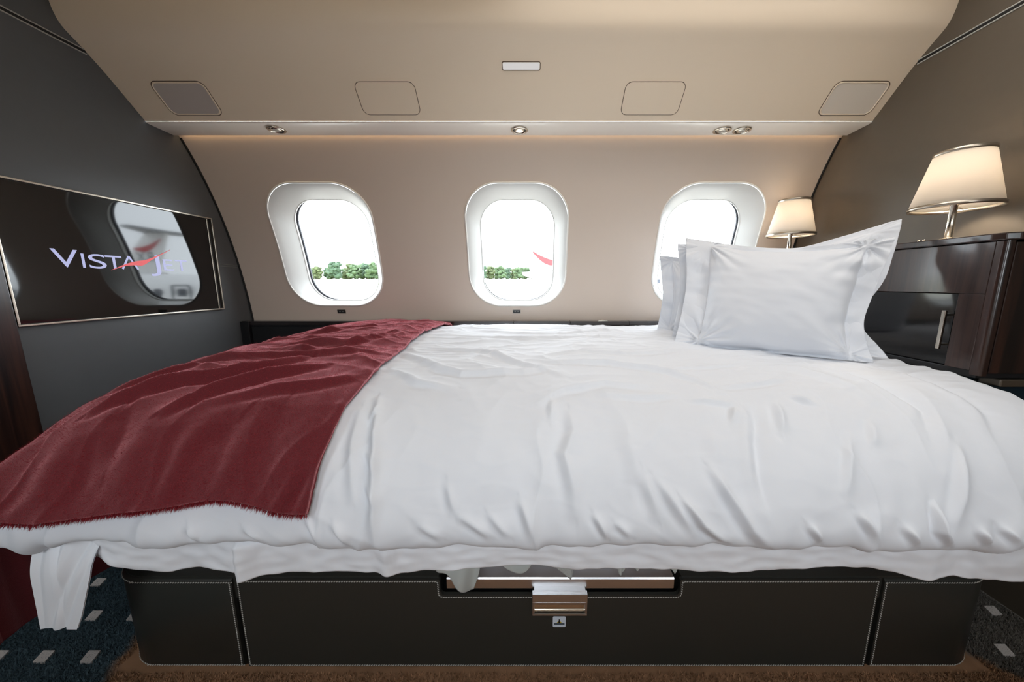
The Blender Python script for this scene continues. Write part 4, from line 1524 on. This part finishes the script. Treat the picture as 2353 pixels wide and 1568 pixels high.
# ------------------------------------------------------------------ pillows
def pillow(name, bl, br, tl, tr, thick, lab, sag=0.02, flange=(0.10, 0.10, 0.02, 0.06), seed=0, wr=1.0, pinch=0.0):
    """corner points (bottom left, bottom right, top left, top right) of the case; flange = flat rim widths (left, right, bottom, top) as fractions"""
    BL, BRr, TL, TR = (np.array(p, float) for p in (bl, br, tl, tr))
    nu, nv = 170, 130
    u = np.linspace(0, 1, nu)[:, None]
    v = np.linspace(0, 1, nv)[None, :]
    P0 = (BL * (1 - u)[..., None] * (1 - v)[..., None] + BRr * u[..., None] * (1 - v)[..., None] + TL * (1 - u)[..., None] * v[..., None] + TR * u[..., None] * v[..., None])
    ex = (BRr - BL) / np.linalg.norm(BRr - BL)
    ez = (TL + TR - BL - BRr)
    ez /= np.linalg.norm(ez)
    nn = np.cross(ex, ez)
    nn /= np.linalg.norm(nn)
    U, Vv = u + 0 * v, v + 0 * u
    # edges drawn in between the corners
    P0 = P0 - ez * (sag * (np.sin(math.pi * U) ** 1.3) * Vv ** 2)[..., None]
    P0 = P0 + ex * (0.018 * np.sin(math.pi * Vv) ** 1.2 * ((1 - U) ** 3 - 1.2 * U ** 3))[..., None]
    P0 = P0 - ex * (pinch * np.exp(-((Vv - 0.27) / 0.22) ** 2) * U ** 4)[..., None]
    a = np.clip((U - flange[0]) / (1 - flange[0] - flange[1]), 0, 1)
    b = np.clip((Vv - flange[2]) / (1 - flange[2] - flange[3]), 0, 1)
    sh = (np.clip(4 * a * (1 - a), 0, 1) ** 0.42) * (np.clip(4 * b * (1 - b), 0, 1) ** 0.46)
    belly = thick / 2 * sh * (1 - 0.25 * (Vv - 0.35))
    # wrinkles: radiating from the corners and along the flange
    wrk = np.zeros_like(U)
    for cu, cv, s_ in ((flange[0], 0.05, 1), (1 - flange[1], 0.05, 2), (flange[0], 0.95, 3), (1 - flange[1], 0.95, 4)):
        r_ = np.hypot((U - cu) * 1.4, Vv - cv)
        an = np.arctan2(Vv - cv, (U - cu) * 1.4)
        wrk += 0.0070 * np.exp(-(r_ / 0.30) ** 2) * pnoise(an * 3.4 + seed, r_ * 3 + s_ * 7, seed + s_) * sstep(0.0, 0.06, r_)
    ew = np.exp(-((U - flange[0]) / 0.08) ** 2) + np.exp(-((U - 1 + flange[1]) / 0.09) ** 2)
    wrk += ew * 0.0055 * pnoise(U * 5, Vv * 9, seed + 9)
    wrk += 0.0030 * pnoise(U * 3.5, Vv * 4.5, seed + 11) + 0.0012 * pnoise(U * 9 + Vv * 5, Vv * 12, seed + 12)
    wrk *= wr
    flap = 0.014 * (pnoise(U * 2.0 + 5, Vv * 3.2, seed + 20)) * (1 - np.clip(sh * 1.6, 0, 1)) + 0.006 * pnoise(U * 6, Vv * 7, seed + 21) * (1 - np.clip(sh * 1.4, 0, 1))
    A_ = P0 + nn * (belly + wrk + flap + 0.0012)[..., None]
    B_ = P0 + nn * (-belly * 0.35 + flap - 0.0012)[..., None]
    n = nu * nv
    # outward: nn points to the viewer when ex runs left to right
    F = [grid_faces(nu, nv), grid_faces(nu, nv, flip=True) + n]
    i, j = np.arange(nu), np.arange(nv)

    def rim_(idx):
        return np.stack([idx[:-1], idx[1:], idx[1:] + n, idx[:-1] + n], 1)
    F += [rim_(i * nv), rim_(i * nv + nv - 1), rim_(j), rim_((nu - 1) * nv + j)]
    org = (BL + BRr) / 2
    root = empty(name, tuple(org))
    case = mesh_obj('pillowcase', np.concatenate([A_.reshape(-1, 3), B_.reshape(-1, 3)]) - org, np.concatenate(F), M_WHITE, root)
    # seam of the wide hem
    iu = int(flange[0] * nu)
    pts = [A_[iu, k] + nn * 0.0004 - org for k in range(6, nv - 4, 3)]
    tube('hem_seam', pts, 0.0009, M_SHEET, root, 6)
    tag(root, lab, 'pillow', 'white pillows at the head of the bed')
    return root


pillow('pillow', (0.530, 1.250, 0.705), (0.985, 0.965, 0.700), (0.578, 1.325, 1.088), (1.035, 1.020, 1.050), 0.17,
       'plump white pillow in front of the others, its wide hem to the left', 0.034, (0.15, 0.10, 0.02, 0.05), 1, 1.7, 0.02)
pillow('pillow', (0.555, 1.335, 0.705), (1.075, 1.000, 0.705), (0.566, 1.365, 1.070), (1.105, 1.075, 1.112), 0.07,
       'white pillow behind the front one, its tall corner pointing up by the cabinet', 0.06, (0.08, 0.10, 0.02, 0.05), 30, 0.7, 0.065)
pillow('pillow', (0.590, 1.590, 0.700), (1.105, 1.480, 0.705), (0.572, 1.560, 1.040), (1.110, 1.500, 1.06), 0.13,
       'white pillow nearest the window, mostly hidden behind the other two', 0.03, (0.10, 0.08, 0.02, 0.05), 60)

# ------------------------------------------------------------------ outside: apron, trees, parked jets
GZ = -1.90
M_APRON = mat('pale concrete apron', lin(206, 200, 190), 0.9, noise=0.06, nscale=0.3)
ap = struct(box('apron', (-400, 3.0, GZ - 0.2), (400, 120, GZ), M_APRON))
M_GRASS = mat('dry grass', lin(168, 172, 130), 0.95, noise=0.15, nscale=0.2)
gr_ = struct(mesh_obj('grass_bank', [(-700, 119, GZ - 0.4), (700, 119, GZ - 0.4), (700, 195, 3.0), (-700, 195, 3.0), (700, 700, 4.0), (-700, 700, 4.0)], [(0, 1, 2, 3), (3, 2, 4, 5)], M_GRASS, None, False))
ap2 = struct(box('apron_far_side', (-400, -120, GZ - 0.2), (400, -1.5, GZ), M_APRON))
M_LEAF = [mat('leaf green %d' % k, c, 0.9, noise=0.45, nscale=1.3) for k, c in enumerate((lin(72, 90, 62), lin(64, 84, 64), lin(84, 94, 62)))]
M_BARK = mat('bark', lin(96, 84, 70), 0.9)


def crown_mesh(seed):
    r = random.Random(seed)
    bm = bmesh.new()
    for k in range(70):
        a, rr, hz = r.uniform(0, 6.28), r.uniform(0, 2.2), r.uniform(0.8, 7.0)
        rr *= 1 - 0.55 * max(0, (hz - 4.5) / 3)
        q = bmesh.ops.create_icosphere(bm, subdivisions=1, radius=r.uniform(0.5, 1.05))
        for v in q['verts']:
            v.co *= 1 + r.uniform(-0.28, 0.28)
            v.co += Vector((rr * math.cos(a), rr * math.sin(a), hz))
    me = bpy.data.meshes.new('crown')
    bm.to_mesh(me)
    bm.free()
    return me


CROWNS = [crown_mesh(s) for s in range(4)]
for k, c in enumerate(CROWNS):
    c.materials.append(M_LEAF[k % 3])
bm = bmesh.new()
bmesh.ops.create_cone(bm, cap_ends=True, segments=8, radius1=0.25, radius2=0.14, depth=3.4, matrix=Matrix.Translation((0, 0, 1.7)))
TRUNK = bpy.data.meshes.new('trunk')
bm.to_mesh(TRUNK)
bm.free()
TRUNK.materials.append(M_BARK)
ti = 0
rr = random.Random(3)
xs_t = list(np.arange(-142, 34, 3.5))
for x in xs_t:
    t_ = empty('tree', (x + rr.uniform(-0.3, 0.3), 203 + (ti % 3) * 9.0, 3.02), rr.uniform(0, 6.28))
    hgt = (0.92 if x < -112 else 1.22) if x < -50 else 0.95
    sc_ = hgt * rr.uniform(0.92, 1.08)
    t_.scale = (1.35 * sc_, 1.35 * sc_, sc_)
    link(bpy.data.objects.new('crown', CROWNS[ti % 4]), t_)
    link(bpy.data.objects.new('trunk', TRUNK), t_)
    tag(t_, 'leafy green tree in the distant row across the airfield', 'tree', 'distant trees across the airfield')
    ti += 1

M_JET = mat('white aircraft paint', lin(232, 232, 232), 0.3)
M_JETG = mat('pale grey aircraft metal', lin(120, 124, 128), 0.4)
M_JETR = mat('red aircraft livery', lin(176, 40, 44), 0.4)
M_JETW = mat('dark aircraft window', lin(60, 66, 76), 0.2)


def prism(name, pts, axis, a, b, m, parent, bevel=0.0):
    return extrude_poly(name, pts, axis, a, b, m, parent, bevel)


def jet(loc, rz, lab, L=24.0, letters=False, mark_z=0.0):
    """business jet: local +X is the nose, origin on the ground under the tail"""
    r = empty('parked_jet', loc, rz)
    st = [(0.0, 0.15, 3.7), (1.5, 0.45, 3.45), (4.0, 0.95, 3.0), (7.0, 1.25, 2.6), (L * 0.5, 1.3, 2.5), (L * 0.8, 1.3, 2.5), (L * 0.9, 1.05, 2.35), (L * 0.96, 0.65, 2.15), (L, 0.08, 1.95)]
    nseg = 28
    V, F = [], []
    for x, rad, zc in st:
        for k in range(nseg):
            a = 2 * math.pi * k / nseg
            V.append((x, rad * math.cos(a), zc + rad * math.sin(a)))
    for i in range(len(st) - 1):
        for k in range(nseg):
            F.append((i * nseg + k, i * nseg + (k + 1) % nseg, (i + 1) * nseg + (k + 1) % nseg, (i + 1) * nseg + k))
    F += [tuple(range(nseg)), tuple((len(st) - 1) * nseg + k for k in range(nseg))]
    fu = mesh_obj('fuselage', V, F, M_JET, r)
    fin = prism('tail_fin', [(-0.8, 7.9), (1.4, 7.9), (5.2, 3.5), (1.0, 3.3)], 'y', -0.14, 0.14, M_JET, r, 0.05)
    sw = []
    for t in np.linspace(0, 1, 12):
        sw.append((1.0 - mark_z * 0.75 + 2.9 * t, 4.75 + mark_z + 0.95 * (1 - t) ** 2.0 + 0.12))
    for t in np.linspace(1, 0, 12):
        sw.append((1.0 - mark_z * 0.75 + 2.9 * t, 4.75 + mark_z + 0.95 * (1 - t) ** 2.0 - 0.42 * math.sin(math.pi * t) - 0.05))
    prism('fin_swoosh', sw, 'y', -0.16, 0.16, M_JETR, fin)
    prism('stabilizer', [(-1.6, -4.2), (-0.8, -4.2), (1.6, 0), (-0.8, 4.2), (-1.6, 4.2), (-1.0, 0)], 'z', 7.75, 7.95, M_JETG, r, 0.03)
    for s in (-1, 1):
        e = lathe('engine', [(0.35, 0), (0.62, 0.6), (0.75, 1.8), (0.72, 3.0), (0.60, 3.6), (0.55, 3.3)], M_JET, r, 24)
        e.rotation_euler = (0, math.pi / 2, 0)
        e.location = (4.2, s * 1.95, 3.35)
        prism('wing', [(7.5, s * 1.0), (13.5, s * 1.0), (9.6, s * 9.2), (8.2, s * 9.2)], 'z', 1.55, 1.75, M_JETG, r, 0.03)
        wl = prism('winglet', [(8.2, 1.65), (9.6, 1.65), (8.6, 3.2), (7.9, 3.2)], 'y', s * 9.2 - 0.06, s * 9.2 + 0.06, M_JET, r)
        for k in range(10):
            wx_ = 9.5 + k * 1.1
            prism('cabin_window', [(wx_ + p[0], 2.85 + p[1]) for p in rr_loop(0.20, 0.28, 0.12, 4)], 'y', s * 1.22, s * 1.265, M_JETW, fu)
        hx_ = 9.5 + 7 * 1.1
        ho, hi_ = rr_loop(0.44, 0.60, 0.10, 4), rr_loop(0.36, 0.53, 0.08, 4)
        m_ = len(ho)
        V_ = [(hx_ + p[0], s * 1.235, 2.72 + p[1]) for p in ho + hi_] + [(hx_ + p[0], s * 1.305, 2.72 + p[1]) for p in ho + hi_]
        F_ = []
        for k in range(m_):
            k2 = (k + 1) % m_
            F_ += [(k, k2, m_ + k2, m_ + k), (2 * m_ + k, 2 * m_ + k2, 3 * m_ + k2, 3 * m_ + k), (k, k2, 2 * m_ + k2, 2 * m_ + k), (m_ + k, m_ + k2, 3 * m_ + k2, 3 * m_ + k)]
        mesh_obj('exit_hatch', V_, F_, M_JETG, fu, False)
        d = prism('cabin_door', [(20.6 + p[0], 2.45 + p[1]) for p in rr_loop(0.42, 0.9, 0.12, 4)], 'y', s * 1.14, s * 1.30, M_JETG, fu)
        prism('door_panel', [(20.6 + p[0], 2.45 + p[1]) for p in rr_loop(0.37, 0.85, 0.10, 4)], 'y', s * 1.15, s * 1.31, M_JET, d)
        prism('cheat_line', [(6.5, 1.92), (19.5, 1.92), (19.5, 2.04), (6.5, 2.04)], 'y', s * 1.10, s * 1.25, M_JETR, fu)
    for x, y in ((19.5, 0), (10.5, 1.6), (10.5, -1.6)):
        g = tube('landing_gear', [(x, y, 1.7), (x, y, 0.8), (x, y, 0.32)], 0.09, M_JETG, r, 8)
        wv = lathe('wheel', [(0.12, -0.11), (0.30, -0.11), (0.32, -0.05), (0.32, 0.05), (0.30, 0.11), (0.12, 0.11)], M_BLACK, g, 20, close=True)
        wv.rotation_euler = (math.pi / 2, 0, 0)
        wv.location = (x, y, 0.32)
    if letters:
        V, F = text_poly('RX')
        mesh_obj('fin_letters', [(0.95 + v[0] * 0.95, -0.175, 4.95 + v[1] * 0.95) for v in V], F, M_JETW, fin, False)
    tag(r, lab, 'aircraft')
    return r


jet((-0.6, 34.5, GZ), 0.0, 'white parked jet with a red fin stroke seen through the middle window')
j2 = jet((24.1, 14.1, GZ), math.pi, 'white parked jet with an exit hatch standing outside the window behind the pillows')
j2.scale = (0.83, 0.83, 0.83)
jet((34.2, 36.5, GZ), 0.0, 'white parked jet with RX on its fin, seen in the television reflection', letters=True, mark_z=1.45)
